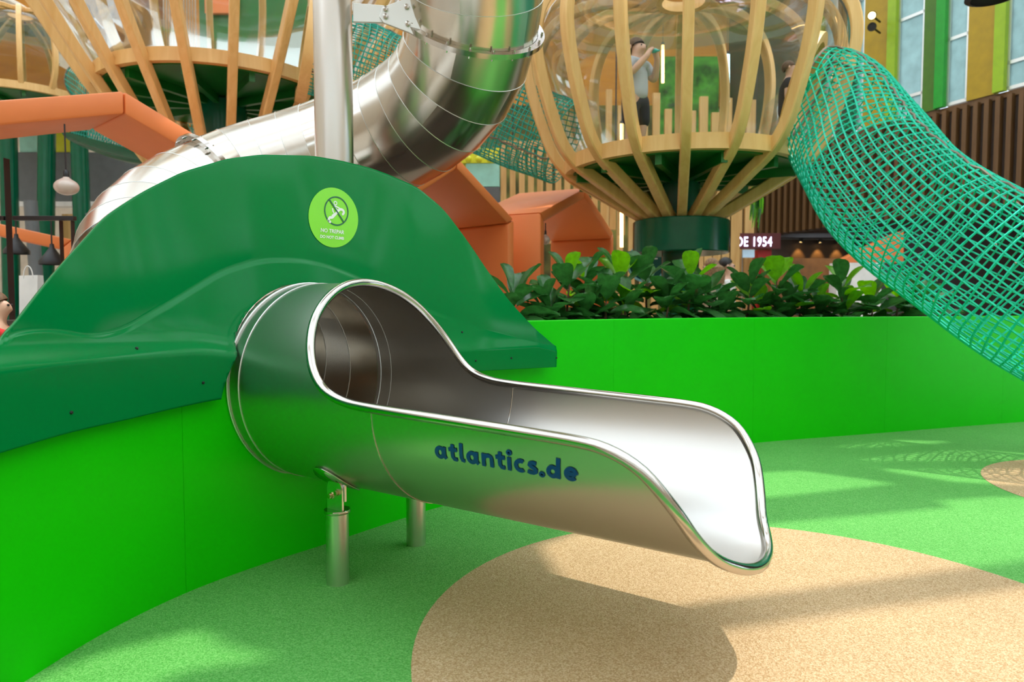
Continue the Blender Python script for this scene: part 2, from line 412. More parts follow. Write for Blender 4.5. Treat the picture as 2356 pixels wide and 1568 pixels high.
for mt_, wd_ in [(m_yellow, .45), ('w', .75), (m_olive, .4), (m_vgreen, .15), ('w', .75), (m_yellow, .5), (m_limestrip, .15), ('w', .75), (m_olive, .4), ('w', .8), (m_yellow, .5), (m_limestrip, .15), ('w', .75), (m_olive, .4), ('w', .8), (m_yellow, .9)]:
    if kc + wd_ > 12: wd_ = 12 - kc
    if wd_ < .1: break
    if mt_ == 'w': nwin += 1; rwindow(nwin, kc, kc + wd_, [6.4, 8.1], m_clear)
    else: rpanel('fin' if wd_ < .2 else 'colour_panel', kc, kc + wd_, mt_, .08 if wd_ < .2 else 0)
    kc += wd_
# shop recess under the slats
struct('wall_shop', MB().prism([wr(-8, -4.0, 0), wr(12, -4.0, 0), wr(12, -3.9, 0), wr(-8, -3.9, 0)], (0, 0, 2.9)), m_darkroom)
struct('ceiling_shop', MB().prism([wr(-8, -3.9, 2.9), wr(12, -3.9, 2.9), wr(12, -.16, 2.9), wr(-8, -.16, 2.9)], (0, 0, .08)), m_darkroom)

# roof: unseen membrane made translucent for soft fill, holes shaped to cast sun patches
ZR = 10.0
def shift(poly, z=0): return [(x - LX * (ZR - z), y - LY * (ZR - z)) for x, y in poly]
SUN_HOLES = [shift(p) for p in [
    [(-1.42,1.94),(-1.29,2.12),(-1.07,2.27),(-.98,2.22),(-.94,2.17),(-.73,2.09),(-.99,2.01),(-1.08,1.88),(-1.26,1.78)],
    [(.30,2.20),(.62,2.24),(.87,2.30),(2.0,2.61),(2.77,2.81),(3.6,2.9),(3.2,.9),(.13,.9)],
    [(.14,3.09),(.32,3.26),(1.28,3.40),(2.41,3.69),(2.43,3.82),(2.8,3.9),(3.77,3.84),(3.6,3.2),(3.05,3.09),(2.22,2.91),(.72,2.49),(.2,2.3),(.2,2.74)],
    [(1.49,4.44),(1.74,4.50),(1.96,4.53),(2.39,4.20),(1.46,3.88),(1.04,3.84)],
    [(2.51,5.31),(3.2,5.59),(3.6,5.53),(3.31,5.41),(2.64,5.26)],
    [(2.54,4.89),(2.94,5.04),(3.47,5.23),(3.63,5.18),(4.6,4.7),(4.12,4.3),(3.69,4.02),(2.79,4.24),(2.53,4.50)]]]
SUN_HOLES += [shift([(x0, y0), (x1, y0), (x1, y1), (x0, y1)], 1.5) for (x0, y0, x1, y1) in
         [(.2, 5.75, 1.3, 5.95), (.5, 6.1, 2.3, 6.45), (2.6, 6.5, 5, 6.9), (-4.5, 6.2, -1.2, 6.7), (-.3, 7.0, 1.4, 7.15), (-.2, 7.4, 1.3, 7.5), (-4, 8.5, -1, 9.2), (1.2, 8.0, 3.5, 8.6), (-4.5, 4.2, -2.8, 4.8)]]
cu = bpy.data.curves.new('roof', 'CURVE'); cu.dimensions = '2D'; cu.fill_mode = 'BOTH'; cu.extrude = 0
for poly in [[(-16, -10), (20, -10), (20, 19), (-16, 19)]] + SUN_HOLES:
    sp = cu.splines.new('POLY'); sp.points.add(len(poly) - 1); sp.use_cyclic_u = True
    for i, (x, y) in enumerate(poly): sp.points[i].co = (x, y, 0, 1)
tmp = bpy.data.objects.new('tmp', cu); C.objects.link(tmp)
dg = bpy.context.evaluated_depsgraph_get(); me = bpy.data.meshes.new_from_object(tmp.evaluated_get(dg)); bpy.data.objects.remove(tmp)
me.transform(Matrix.Translation((0, 0, ZR + .03))); me.materials.clear()
roof = put('ceiling', me, m_roof); roof['kind'] = 'structure'
for i in range(9):
    y = -8.5 + i * 3.3
    P('roof_beam', MB().box((-15.8, y - .12, ZR - .45), (17, y + .12, ZR - .001)), m_woodceil, roof, 0)

# ================================================================== PLANTER
pl = thing('raised_planter', 'curved lime green raised planter wall behind the steel slide', 'planter', wallpt(4.0, -.5))
cA = cutter(SR + .003)
seams = [.05, 1.0, 2.005, 3.47, 4.937, 6.367, 7.758, 9.2, 10.6]
for a, b in zip(seams[:-1], seams[1:]):
    n = 24; mb = MB(); st = [a + .0006 + (b - a - .0012) * i / n for i in range(n + 1)]
    sec = [(0, .0), (0, 1.008), (-.006, 1.014), (-.034, 1.014), (-.04, 1.008), (-.04, 0)]
    zt_ = .80 if b < 1.5 else .93
    if b < 3.6: sec = [(o, min(z, zt_)) for o, z in sec]; sec[2] = (-.006, zt_ + .004); sec[3] = (-.034, zt_ + .004)
    m = len(sec); vs = [wallpt(s, o, z) for s in st for (o, z) in sec]
    fs = [(i*m+j, i*m+(j+1) % m, (i+1)*m+(j+1) % m, (i+1)*m+j) for i in range(n) for j in range(m)] + [tuple(range(m)), tuple(range(n*m, n*m+m))[::-1]]
    mb.add(vs, fs); me = mb.mesh(smooth=30)
    if a < 3.4 and b > 2.1: me = baked(me, [('BOOLEAN', dict(object=cA, operation='DIFFERENCE', solver='EXACT'))])
    put('panel', me, m_lime, pl)
mb = MB(); mb.grid([[wallpt(s, -.045 - d, .90 + .03 * math.sin(s * 3 + d * 5)) for d in np.linspace(0, 1.25, 8)] for s in np.linspace(3.3, 10.5, 60)])
tag(P('soil', mb, m_soil, pl), 'dark planting soil')
mb = MB(); mb.grid([[wallpt(s, -1.3, z) for z in (0, .9)] for s in np.linspace(3.3, 10.5, 60)])
P('back_panel', mb, m_lime, pl)

# ================================================================== HOOD
hood = thing('slide_hood', 'glossy dark green moulded hood with a bell outline around the slide exit', 'slide hood', wallpt(2.7, 0, .70))
TOP = np.array([(.5,.68),(.9,.80),(1.12,.90),(1.309,.997),(1.387,1.047),(1.506,1.16),(1.635,1.28),(1.777,1.409),(1.951,1.529),(2.117,1.634),(2.314,1.724),(2.475,1.774),(2.76,1.817),(2.94,1.824),(3.112,1.819),(3.26,1.795),(3.391,1.753),(3.532,1.645),(3.673,1.457),(3.776,1.313),(3.921,1.138),(4.115,.968),(4.305,.847)])
BOT = np.array([(.5,.685),(1.234,.701),(1.466,.712),(1.733,.716),(2.118,.737),(3.692,.739),(4.328,.721),(4.5,.715)])
RID = np.array([(.5,.8),(1.15,.95),(1.397,1.02),(1.527,1.02),(1.655,.992),(1.79,1.009),(2.005,1.108),(2.229,1.232),(2.43,1.296),(2.601,1.305),(2.742,1.288),(2.922,1.237),(3.2,1.12),(3.5,1.02),(3.9,.93),(4.3,.85),(4.5,.80)])
def tab(T, s):
    # smooth monotone-ish lookup
    return float(np.interp(s, T[:, 0], T[:, 1]))
def stab(T, s, w=.05): return sum(tab(T, s + d * w) for d in (-1, -.5, 0, .5, 1)) / 5
def sstep(x): x = min(1, max(0, x)); return x * x * (3 - 2 * x)
def hoff(s, z):
    zr = stab(RID, s); amp = 1 - sstep((s - 3.0) / .7); bot = .06 + .03 * sstep((s - 3.2) / .6)
    zs = min(.925 - .07 * sstep((s - 2.0) / .5), zr - .03)
    sho = .042 * amp + .01
    def g(h): return 0 if h <= 0 else sho * (1 - math.exp(-(h / .05) ** 1.6)) + .17 * h
    lip = .016 * amp
    if z >= zr:
        k = z - zr
        return bot - g(zr - zs) - lip * sstep(k / .012) - .15 * (k / .75) ** 1.4
    return bot - g(z - zs) - .012 * max(0, zs - z) / .25
NS = 190; s0, s1 = .5, 4.303
NLo, NUp = 50, 50
gridp = []
for i in range(NS + 1):
    s = s0 + (s1 - s0) * i / NS
    zt = stab(TOP, s, .03); zb = stab(BOT, s); zb = min(zb, zt - .04); zr = stab(RID, s)
    zr = min(zr, zt - .02); zr = max(zr, zb + .01)
    col = []
    for j in range(NLo + 1): z = zb + (zr - zb) * j / NLo; col.append(wallpt(s, hoff(s, z), z))
    for j in range(1, NUp + 1): z = zr + (zt - zr) * j / NUp; col.append(wallpt(s, hoff(s, z), z))
    gridp.append(col)
me = MB().grid(gridp).mesh(smooth=60)
if sum(p.normal.y for p in me.polygons) > 0: me.flip_normals()
cB = cutter(SR + .004); cC = cutter(SR + .012, Vector((0, 0, -.12)) + wallpt(2.5) - wallpt(2.555))
me = baked(me, [('SOLIDIFY', dict(thickness=.012, offset=-1)), ('BOOLEAN', dict(object=cB, operation='DIFFERENCE', solver='EXACT'))])
me = baked(me, [('BOOLEAN', dict(object=cC, operation='DIFFERENCE', solver='EXACT'))])
shell = put('shell', me, m_dkgreen, hood)
for c_ in (cA, cB, cC): bpy.data.objects.remove(c_)
def hoodp(s, z, out=0):
    p = wallpt(s, hoff(s, z), z); e = .004
    a = wallpt(s + e, hoff(s + e, z), z) - p; b = wallpt(s, hoff(s, z + e), z + e) - p
    n = a.cross(b).normalized()
    if n.y > 0: n = -n
    return p + n * out, n
for (s, z) in [(1.79, .955), (2.06, .81), (1.50, .775), (3.62, .80), (3.9, .80), (3.55, .96), (4.30, .78)]:
    p, n = hoodp(s, z, 0)
    P('screw', MB().lathe([(.0001, .005), (.004, .005), (.006, .001), (.006, 0)], p, 10, n), m_black, hood)
# sticker, follows the shell
stk_s, stk_z = 2.83, 1.528
def stk(mb, name, mat, parent, lift):
    me_v = []
    for (x, y, *_) in mb.v: me_v.append(hoodp(stk_s + x + .2 * y, stk_z + y, lift)[0])
    mb.v = [tuple(v) for v in me_v]
    return P(name, mb, mat, parent, 60)
def flat_disc(r, cx=0, cy=0, rings=8, n=48, r0=0):
    mb = MB(); R = [[(cx + (r0 + (r - r0) * i / rings) * math.cos(2*PI*k/n), cy + (r0 + (r - r0) * i / rings) * math.sin(2*PI*k/n), 0) for k in range(n + 1)] for i in range(rings + 1)]
    return mb.grid(R)
def stroke(mb, pts, w, closed=False, cap=True):
    pts = [Vector((p[0], p[1], 0)) for p in pts]; m = len(pts); L = []; Rr = []
    for i in range(m):
        a = pts[i - 1] if (i > 0 or closed) else pts[i]; b = pts[(i + 1) % m] if (i < m - 1 or closed) else pts[i]
        t = (b - a).normalized(); n = Vector((-t.y, t.x, 0)) * w / 2
        L.append(pts[i] + n); Rr.append(pts[i] - n)
    if closed: L.append(L[0]); Rr.append(Rr[0])
    mb.grid([L, Rr])
    if cap and not closed:
        for p in (pts[0], pts[-1]):
            mb.add([p] + [p + Vector((math.cos(2*PI*k/10), math.sin(2*PI*k/10), 0)) * w / 2 for k in range(10)], [(0, 1 + k, 1 + (k + 1) % 10) for k in range(10)])
    return mb
def dense(pts, step=.012):
    out = []
    for a, b in zip(pts[:-1], pts[1:]):
        n = max(1, int(math.hypot(b[0] - a[0], b[1] - a[1]) / step))
        out += [(a[0] + (b[0] - a[0]) * k / n, a[1] + (b[1] - a[1]) * k / n) for k in range(n)]
    return out + [pts[-1]]
st = tag(stk(flat_disc(.147), 'warning_sticker', m_stick, hood, .003), 'round lime sticker forbidding climbing')
stk(flat_disc(.073, .012, .032, 1, 48, .066), 'prohibition_ring', m_stickd, st, .0045)
stk(stroke(MB(), dense([(-.033, .084), (.057, -.020)]), .0068, cap=False), 'prohibition_slash', m_stickd, st, .006)
fig = MB()
fig.grid([[(.004 + r * math.cos(a), .070 + r * math.sin(a), 0) for a in np.linspace(0, 2*PI, 21)] for r in (.006, .011)])
stroke(fig, dense([(-.008, .054), (.006, .055), (.028, .048)]), .0065)
stroke(fig, dense([(.004, .046), (.017, .037)]), .006)
stroke(fig, dense([(-.012, .040), (-.010, .028), (-.001, .018), (-.014, .006)]), .007)
stroke(fig, dense(catmull([(-.024, -.026), (-.033, -.018), (-.026, -.004), (-.012, -.002), (.010, .020), (.030, .041), (.048, .041), (.056, .030), (.050, .020)], 5).tolist()), .0125)
stk(fig, 'climbing_figure', m_white, st, .0045)
def text_mesh(body, size, bold=0.0, shear=0.0, space=1.0):
    tc = bpy.data.curves.new('t', 'FONT'); tc.body = body; tc.size = size; tc.offset = bold; tc.align_x = 'CENTER'; tc.space_character = space; tc.shear = shear; tc.fill_mode = 'FRONT'; tc.resolution_u = 4
    o = bpy.data.objects.new('t', tc); C.objects.link(o); bpy.context.view_layer.update()
    m = bpy.data.meshes.new_from_object(o.evaluated_get(bpy.context.evaluated_depsgraph_get())); bpy.data.objects.remove(o); m.materials.clear()
    return m
for body, size, yy in (('NO TREPAR', .0255, -.078), ('DO NOT CLIMB', .0195, -.106)):
    m = text_mesh(body, size, .0006); mb = MB()
    mb.add([(v.co.x - .008, v.co.y + yy, 0) for v in m.vertices], [tuple(p.vertices) for p in m.polygons])
    stk(mb, 'lettering', m_white, st, .005)

# ================================================================== STEEL SLIDE
sl = thing('tube_slide', 'brushed stainless steel tube slide with an open chute, winding down behind the green hood', 'slide', SP - Vector((0, 0, SP.z)))
RIMT = [(90,.345),(75,.352),(61,.372),(48,.396),(39,.416),(24,.464),(11,.522),(3.4,.592),(-.6,.69),(-2.0,.82),(-3.0,1.05),(-4.4,1.40),(-5.4,1.60),(-7.2,1.69),(-11.6,1.765),(-17.7,1.815),(-28.6,1.866),(-41.4,1.897),(-57,1.928),(-70,1.965),(-80,1.985),(-90,1.992)]
rim_c = catmull(RIMT, 6)
# resample by true arc length on the developed cylinder
dev = np.stack([np.radians(rim_c[:, 0]) * SR, rim_c[:, 1]], 1); dev = resample(dev, .028)
half = [(math.degrees(a / SR), t) for a, t in dev]
full = half + [(-180 - d, t) for d, t in half[-2::-1]]          # near edge then far edge back to the top
NT = 30
G = []
for (dg_, t) in full[:-1] + [full[0]]:
    G.append([cylp(-.02 + (t + .02) * j / NT, dg_) for j in range(NT + 1)])
tag(P('chute', MB().grid(G), m_chute, sl, 60, 0, True), 'open exit chute of brushed steel')
rim_pts = [cylp(t, d) for d, t in full[:-1]]
tag(P('rolled_rim', MB().tube(rim_pts, .0175, 14, closed=True), m_pol, sl, 60), 'polished rolled edge of the chute')
# welds
def weld(t, d0, d1, n=40): return MB().tube([cylp(t, d0 + (d1 - d0) * i / n, SR + .001) for i in range(n + 1)], .0028, 6)
P('weld_seam', weld(.075, -180, 180, 80), m_galv, sl); P('weld_seam', weld(.81, -2, -179), m_pol, sl)
P('end_ring', MB().tube([cylp(.003, a, SR + .003) for a in range(0, 360, 4)], .005, 8, closed=True), m_galv, sl)
SHEETS = [m_steel_in, steel('brushed_sheet', (.70, .66, .60), .16), steel('brushed_sheet_dull', (.62, .58, .52), .25), steel('brushed_sheet_warm', (.66, .60, .51), .20)]
# the winding tube behind the hood
path = [SP - SD * .02, SP - SD * .22, Vector((-1.32, 3.385, .80)), Vector((-1.75, 3.72, .93)), Vector((-2.17, 4.12, 1.22)), Vector((-2.32, 4.62, 1.60)), Vector((-2.02, 5.05, 1.95)),
        Vector((-1.42, 5.2, 2.19)), Vector((-.92, 5.1, 2.36)), Vector((-.52, 4.9, 2.55)), Vector((-.31, 4.66, 2.78)), Vector((-.235, 4.43, 3.03)), Vector((-.22, 4.18, 3.30)), Vector((-.25, 3.9, 3.6)), Vector((-.4, 3.6, 3.9)), Vector((-.75, 3.35, 4.2)), Vector((-1.2, 3.25, 4.5))]
ctr = resample(catmull([tuple(p) for p in path], 10), .205)
ctr = [Vector(c) for c in ctr]
T = []
for i in range(len(ctr)):
    a = ctr[max(0, i - 1)]; b = ctr[min(len(ctr) - 1, i + 1)]; T.append((b - a).normalized())
T[0] = -SD
def nearest(p): return min(range(len(ctr)), key=lambda i: (ctr[i] - Vector(p)).length)
u = Vector((0, 0, 1)); RG = []; FR = []
for i, c in enumerate(ctr):
    u = (u - T[i] * u.dot(T[i])).normalized(); w = T[i].cross(u)
    RG.append([c + (u * math.cos(2*PI*k/48) + w * math.sin(2*PI*k/48)) * SR for k in range(49)]); FR.append((c, T[i], u.copy(), w))
WIN = (nearest((-2.17, 4.12, 1.22)), nearest((-2.17, 4.12, 1.22)) - 1)
for i in range(len(ctr) - 1):
    a_ = (7 if i % 2 else 15) if i not in WIN else 38
    if i in WIN:
        ks = [(38 + k) % 48 for k in range(25)]
        P('window_sheet', MB().grid([[RG[i][k] for k in ks], [RG[i + 1][k] for k in ks]]), m_clear, sl, 60)
    for h_ in (0, 1):
        ks = [(a_ + 24 * h_ + k) % 48 for k in range(25)]
        if h_ == 0 and i in WIN: continue
        P('tube_sheet', MB().grid([[RG[i][k] for k in ks], [RG[i + 1][k] for k in ks]]), SHEETS[(i * 2 + h_ * 3 + i // 3) % 4], sl, 60)
    P('segment_seam', MB().tube(RG[i + 1][:-1], .0025, 5, closed=True), m_galv, sl)
def flange(i, nb=20):
    c, t, u, w = FR[i]
    f = P('flange', MB().lathe([(SR + .001, -.016), (SR + .045, -.016), (SR + .045, .016), (SR + .001, .016)], c, 64, t), m_pol, sl, 30)
    for k in range(nb):
        a = 2 * PI * (k + .5) / nb; p = c + (u * math.cos(a) + w * math.sin(a)) * (SR + .026)
        P('bolt', MB().lathe([(.0001, .034), (.007, .034), (.007, .02), (.010, .02), (.010, -.02), (.007, -.02), (.007, -.034), (.0001, -.034)], p, 8, t), m_pol, f, 30)
iF1 = nearest((-.27, 4.56, 2.88)); iF2 = nearest((-2.0, 4.95, 1.80))
flange(iF1); flange(iF2)
# lettering, one part per letter
def ell(cx, cy, rx, ry, a0=0, a1=360, n=24): return [(cx + rx * math.cos(math.radians(a0 + (a1 - a0) * k / n)), cy + ry * math.sin(math.radians(a0 + (a1 - a0) * k / n))) for k in range(n + 1)]
LW = .205
def gl_a(): 
    return [(ell(.33, .50, .21, .36)[:-1], True), ([(.60, .98), (.58, .4), (.60, .22), (.70, .06)], False)], .84
GL = {
 'a': gl_a(),
 't': ([([(.26, 1.28), (.24, .55), (.25, .30), (.33, .14), (.52, .13)], False), ([(.02, .88), (.52, .88)], False)], .60),
 'l': ([([(.16, 1.46), (.16, .36), (.20, .18), (.36, .13)], False)], .44),
 'n': ([([(.15, 1.0), (.15, 0)], False), ([(.15, .62), (.28, .82), (.45, .86), (.57, .76), (.60, .58), (.60, 0)], False)], .80),
 'i': ([([(.15, 1.0), (.15, 0)], False), (ell(.15, 1.32, .055, .075, 0, 324, 10), True)], .36),
 'c': ([(ell(.38, .5, .24, .36, 52, 308), False)], .66),
 's': ([([(.52, .80), (.36, .87), (.20, .80), (.17, .68), (.26, .57), (.40, .48), (.51, .38), (.50, .23), (.36, .13), (.20, .14), (.07, .22)], False)], .66),
 '.': ([(ell(.13, .12, .055, .075, 0, 324, 10), True)], .34),
 'd': ([(ell(.33, .46, .21, .33)[:-1], True), ([(.60, 1.46), (.60, 0)], False)], .84),
 'e': ([(ell(.37, .5, .235, .36, 0, 318), False), ([(.16, .50), (.60, .50)], False)], .74),
}
wtot = sum(GL[c][1] for c in 'atlantics.de'); t_a, t_b = 1.072, 1.592
kx = (t_b - t_a) / wtot; kz = .0455; xcur = t_a
for i, ch in enumerate('atlantics.de'):
    strokes, wd = GL[ch]; mb = MB()
    for pts, closed in strokes:
        q = [(xcur + (x + .10 * y) * kx, y * kz) for x, y in pts]
        q = q if closed else dense(q, .006)
        stroke(mb, q, LW * kx * 1.0, closed, False)
    base = -21.2 - .6 * i / 11
    mb.v = [tuple(cylp(v[0], base + math.degrees(v[1] / SR), SR + .0022)) for v in mb.v]
    P('letter', mb, m_blue, sl, 60); xcur += wd * kx
# posts
def post(x, y, full_):
    p0 = Vector((x, y, 0)); rel = p0 - SP; t = rel.dot(SD); s = rel.dot(SS)
    ztube = SP.z - math.sqrt(SR ** 2 - s ** 2)
    ztop = .285 if full_ else .30
    r = .0445
    po = P('support_post', MB().lathe([(.0001, .001), (r, .001), (r, ztop), (.0001, ztop)], p0, 32), m_steel, sl, 40)
    P('post_cap', MB().lathe([(.0001, ztop), (r + .006, ztop), (r + .008, ztop + .006), (r + .006, ztop + .014), (.0001, ztop + .014)], p0, 32), m_pol, po, 40)
    # upright lug plates with rounded heads
    vdir = SD; ndir = SS
    def lug(off, w, z0, z1, rounded):
        c = p0 + ndir * off
        pts = [c - vdir * w + Vector((0, 0, z0)), c + vdir * w + Vector((0, 0, z0))]
        if rounded: pts += [c + vdir * (w * math.cos(a)) + Vector((0, 0, z1 - w + w * math.sin(a))) for a in np.linspace(0, PI, 13)]
        else: pts += [c + vdir * w + Vector((0, 0, z1)), c - vdir * w + Vector((0, 0, z1))]
        return MB().prism(pts, ndir * .009)
    P('lug_plate', lug(.004, .043, ztop + .012, ztop + .135, True), m_steel, po, 30)
    P('lug_plate', lug(-.006, .048, ztop + .05, ztube - .001, False), m_steel, po, 30)
    for dx, dz in ((-.018, .068), (.019, .085)):
        c = p0 + vdir * dx + Vector((0, 0, ztop + dz)) + ndir * .013
        P('bolt', MB().lathe([(.014, 0), (.014, .004), (.0095, .004), (.0095, .014), (.0001, .015)], c, 6 if dx > 0 else 12, ndir), m_brass if True else m_pol, po, 30)
    # strap plate hugging the tube
    a0 = math.degrees(math.atan2(-math.sqrt(SR**2 - s**2), s)); gp = []
    for i in range(17):
        d = a0 - 15 + 30 * i / 16; wv = .075 * math.sqrt(max(.02, 1 - ((i - 8) / 8.3) ** 2)) 
        gp.append([cylp(t - wv, d, SR + .006), cylp(t + wv, d, SR + .006)])
    me = baked(MB().grid(gp).mesh(smooth=60), [('SOLIDIFY', dict(thickness=.007, offset=0))])
    put('saddle_plate', me, m_pol, po)
post(-.694, 2.673, True); post(-.445, 3.120, False)

# central pole and its arm
pole = thing('support_pole', 'thick vertical brushed steel pole rising behind the green hood', 'pole', (-1.105, 4.3, 0))
P('pole_shaft', MB().tube([(-1.105, 4.3, 0), (-1.105, 4.3, 5.5)], .117, 40), m_steel, pole)
def plate(pts, Y, th, name, mat=m_galv):
    return P(name, MB().prism([at(x, y, Y) for x, y in pts], (0, th, 0)), mat, pole, 0, .003)
a1 = plate([(812, 6), (884, 12), (898, 30), (892, 52), (812, 50)], 4.28, .02, 'arm_plate')
a2 = plate([(872, 38), (880, 16), (938, -6), (966, -14), (972, 92), (940, 74), (882, 52)], 4.25, .02, 'gusset_plate')
for x, y in ((887, 21), (887, 38), (936, 16), (938, 55)):
    P('bolt', MB().lathe([(.016, 0), (.016, .012), (.0001, .016)], at(x, y, 4.25), 8, (0, -1, 0)), m_pol, a2, 30)

# ================================================================== PODS
def rib_mesh(prof, w, d):
    pr = resample(catmull(prof, 6), .09); vs = []; n = len(pr); c = .012
    sec = [(-w/2 + c, -d/2), (w/2 - c, -d/2), (w/2, -d/2 + c), (w/2, d/2 - c), (w/2 - c, d/2), (-w/2 + c, d/2), (-w/2, d/2 - c), (-w/2, -d/2 + c)]
    for i, (r, z) in enumerate(pr):
        a = pr[max(0, i-1)]; b = pr[min(n-1, i+1)]; t = Vector((b[0]-a[0], b[1]-a[1])).normalized(); nn = Vector((t.y, -t.x))
        for (x, y) in sec: vs.append((r + nn.x * y, x, z + nn.y * y))
    m = 8; fs = [(i*m+j, i*m+(j+1) % m, (i+1)*m+(j+1) % m, (i+1)*m+j) for i in range(n-1) for j in range(m)] + [tuple(range(m)), tuple(range((n-1)*m, n*m))]
    return MB().add(vs, fs).mesh(smooth=30)
def pod(label, cx, cy, prof, pane_prof, nr, phase, ring_r, ring_z, drum, col_r, skip=(), rib_w=.095, rib_d=.11, wmat=None, drum_r=.5, group=None, top=True, zbase=0.0, nopane=()):
    wmat = wmat or m_wood
    t = thing('treehouse_pod', label, 'treehouse pod', (cx, cy, zbase), group)
    rm = rib_mesh(prof, rib_w, rib_d)
    pm = None
    for i in range(nr):
        a = phase + 2 * PI * i / nr
        if i not in skip:
            o = put('rib', rm, wmat, t); o.location = (cx, cy, 0); o.rotation_euler.z = a
        if pane_prof and i not in nopane:
            if pm is None:
                pr = resample(catmull(pane_prof, 5), .12)
                pm = MB().lathe([tuple(p) for p in pr], (0, 0, 0), 4, None, 0, 2 * PI / nr).mesh(smooth=60)
            o = put('pane', pm, m_clear, t); o.location = (cx, cy, 0); o.rotation_euler.z = a
    if ring_r:
        P('ring_beam', MB().lathe([(ring_r - .05, ring_z - .07), (ring_r + .03, ring_z - .07), (ring_r + .03, ring_z + .07), (ring_r - .05, ring_z + .07), (ring_r - .05, ring_z - .07)], (cx, cy, 0), 72), wmat, t, 30)
        P('platform', MB().lathe([(.001, ring_z - .02), (ring_r - .06, ring_z - .02), (ring_r - .06, ring_z - .08), (.001, ring_z - .08)], (cx, cy, 0), 48), m_mgpaint, t, 30)
        jm = MB().box((.2, -.03, ring_z - .17), (ring_r - .08, .03, ring_z - .08)).mesh(smooth=0)
        for i in range(12):
            o = put('joist', jm, m_mgpaint, t); o.location = (cx, cy, 0); o.rotation_euler.z = 2 * PI * i / 12 + .1
    if drum:
        P('drum', MB().lathe([(.001, drum[0]), (drum_r - .01, drum[0]), (drum_r, drum[0] + .01), (drum_r, drum[1] - .01), (drum_r - .01, drum[1]), (.001, drum[1])], (cx, cy, 0), 48), m_dgpaint, t, 30)
    if col_r: P('column', MB().lathe([(col_r, zbase), (col_r, ring_z - .1)], (cx, cy, 0), 32), m_dgpaint, t)
    if top:
        P('crown_ring', MB().lathe([(.22, prof[-1][1] - .05), (.30, prof[-1][1] - .05), (.30, prof[-1][1] + .05), (.22, prof[-1][1] + .05), (.22, prof[-1][1] - .05)], (cx, cy, 0), 32), wmat, t, 30)
    return t
# pod on the right; angles measured from the direction to the camera
RX, RY = 1.79, 7.3
to_cam = math.atan2(-RY, -RX)
profR = [(.30, 2.0), (.42, 2.06), (.68, 2.21), (.98, 2.39), (1.16, 2.50), (1.27, 2.60), (1.37, 2.75), (1.46, 2.98), (1.55, 3.25), (1.62, 3.55), (1.635, 3.80), (1.57, 4.05), (1.40, 4.26), (1.1, 4.38), (.7, 4.39), (.28, 4.32)]
paneR = [(1.22, 2.62), (1.31, 2.78), (1.395, 2.99), (1.48, 3.25), (1.55, 3.55), (1.565, 3.78), (1.50, 4.01), (1.34, 4.19), (1.07, 4.31), (.7, 4.32), (.28, 4.26)]
NRB = 18
podR = pod('pale wooden pumpkin-shaped play pod with clear panes on a dark green drum', RX, RY, profR, paneR, NRB, to_cam + math.radians(1.5), 1.20, 2.56, (1.66, 2.0), .195, skip=(3,), nopane=(2, 3))
# pod upper left
LXc, LYc = -3.12 * 1.12, 7.5 * 1.12
toL = math.atan2(-LYc, -LXc)
def sc12(pr): return [(r * 1.12, EYE + (z - EYE) * 1.12) for r, z in pr]
profL = sc12([(.30, 2.0), (.75, 2.62), (1.32, 3.44), (1.66, 4.0), (1.95, 4.47), (2.15, 5.0), (2.15, 5.5), (1.9, 5.9), (1.2, 6.2), (.28, 6.3)])
paneL = sc12([(1.22, 3.44), (1.58, 4.02), (1.86, 4.5), (2.05, 5.0), (2.05, 5.45), (1.8, 5.8), (1.15, 6.1), (.28, 6.2)])
podL = pod('tall tulip-shaped wooden play pod above the orange arch, cut by the top edge', LXc, LYc, profL, paneL, 20, toL + math.radians(4), 1.344, 3.654, (1.79, 2.108), .27, rib_w=.095, rib_d=.11, nopane=(3, 4), skip=(), drum_r=.56)
# small far pod on the left
FX, FY = -10.0, 14.2
profF = [(1.25, 5.3), (1.42, 5.6), (1.46, 6.0), (1.32, 6.5), (.95, 6.85), (.25, 7.05)]
paneF = [(1.19, 5.3), (1.36, 5.6), (1.40, 6.0), (1.26, 6.45), (.9, 6.78), (.25, 6.95)]
podF = pod('small domed wooden pod at the far left on dark green columns', FX, FY, profF, paneF, 16, .2, 1.28, 5.28, None, 0, rib_w=.09, rib_d=.09)
for x0, x1 in ((18, 30), (108, 103), (180, 200)):
    P('column', MB().tube([at(x1, 705 + 1.1 * FPX / 13.6, 13.6), at(x0, 262, 13.6)], .155, 20), m_dgpaint, podF)

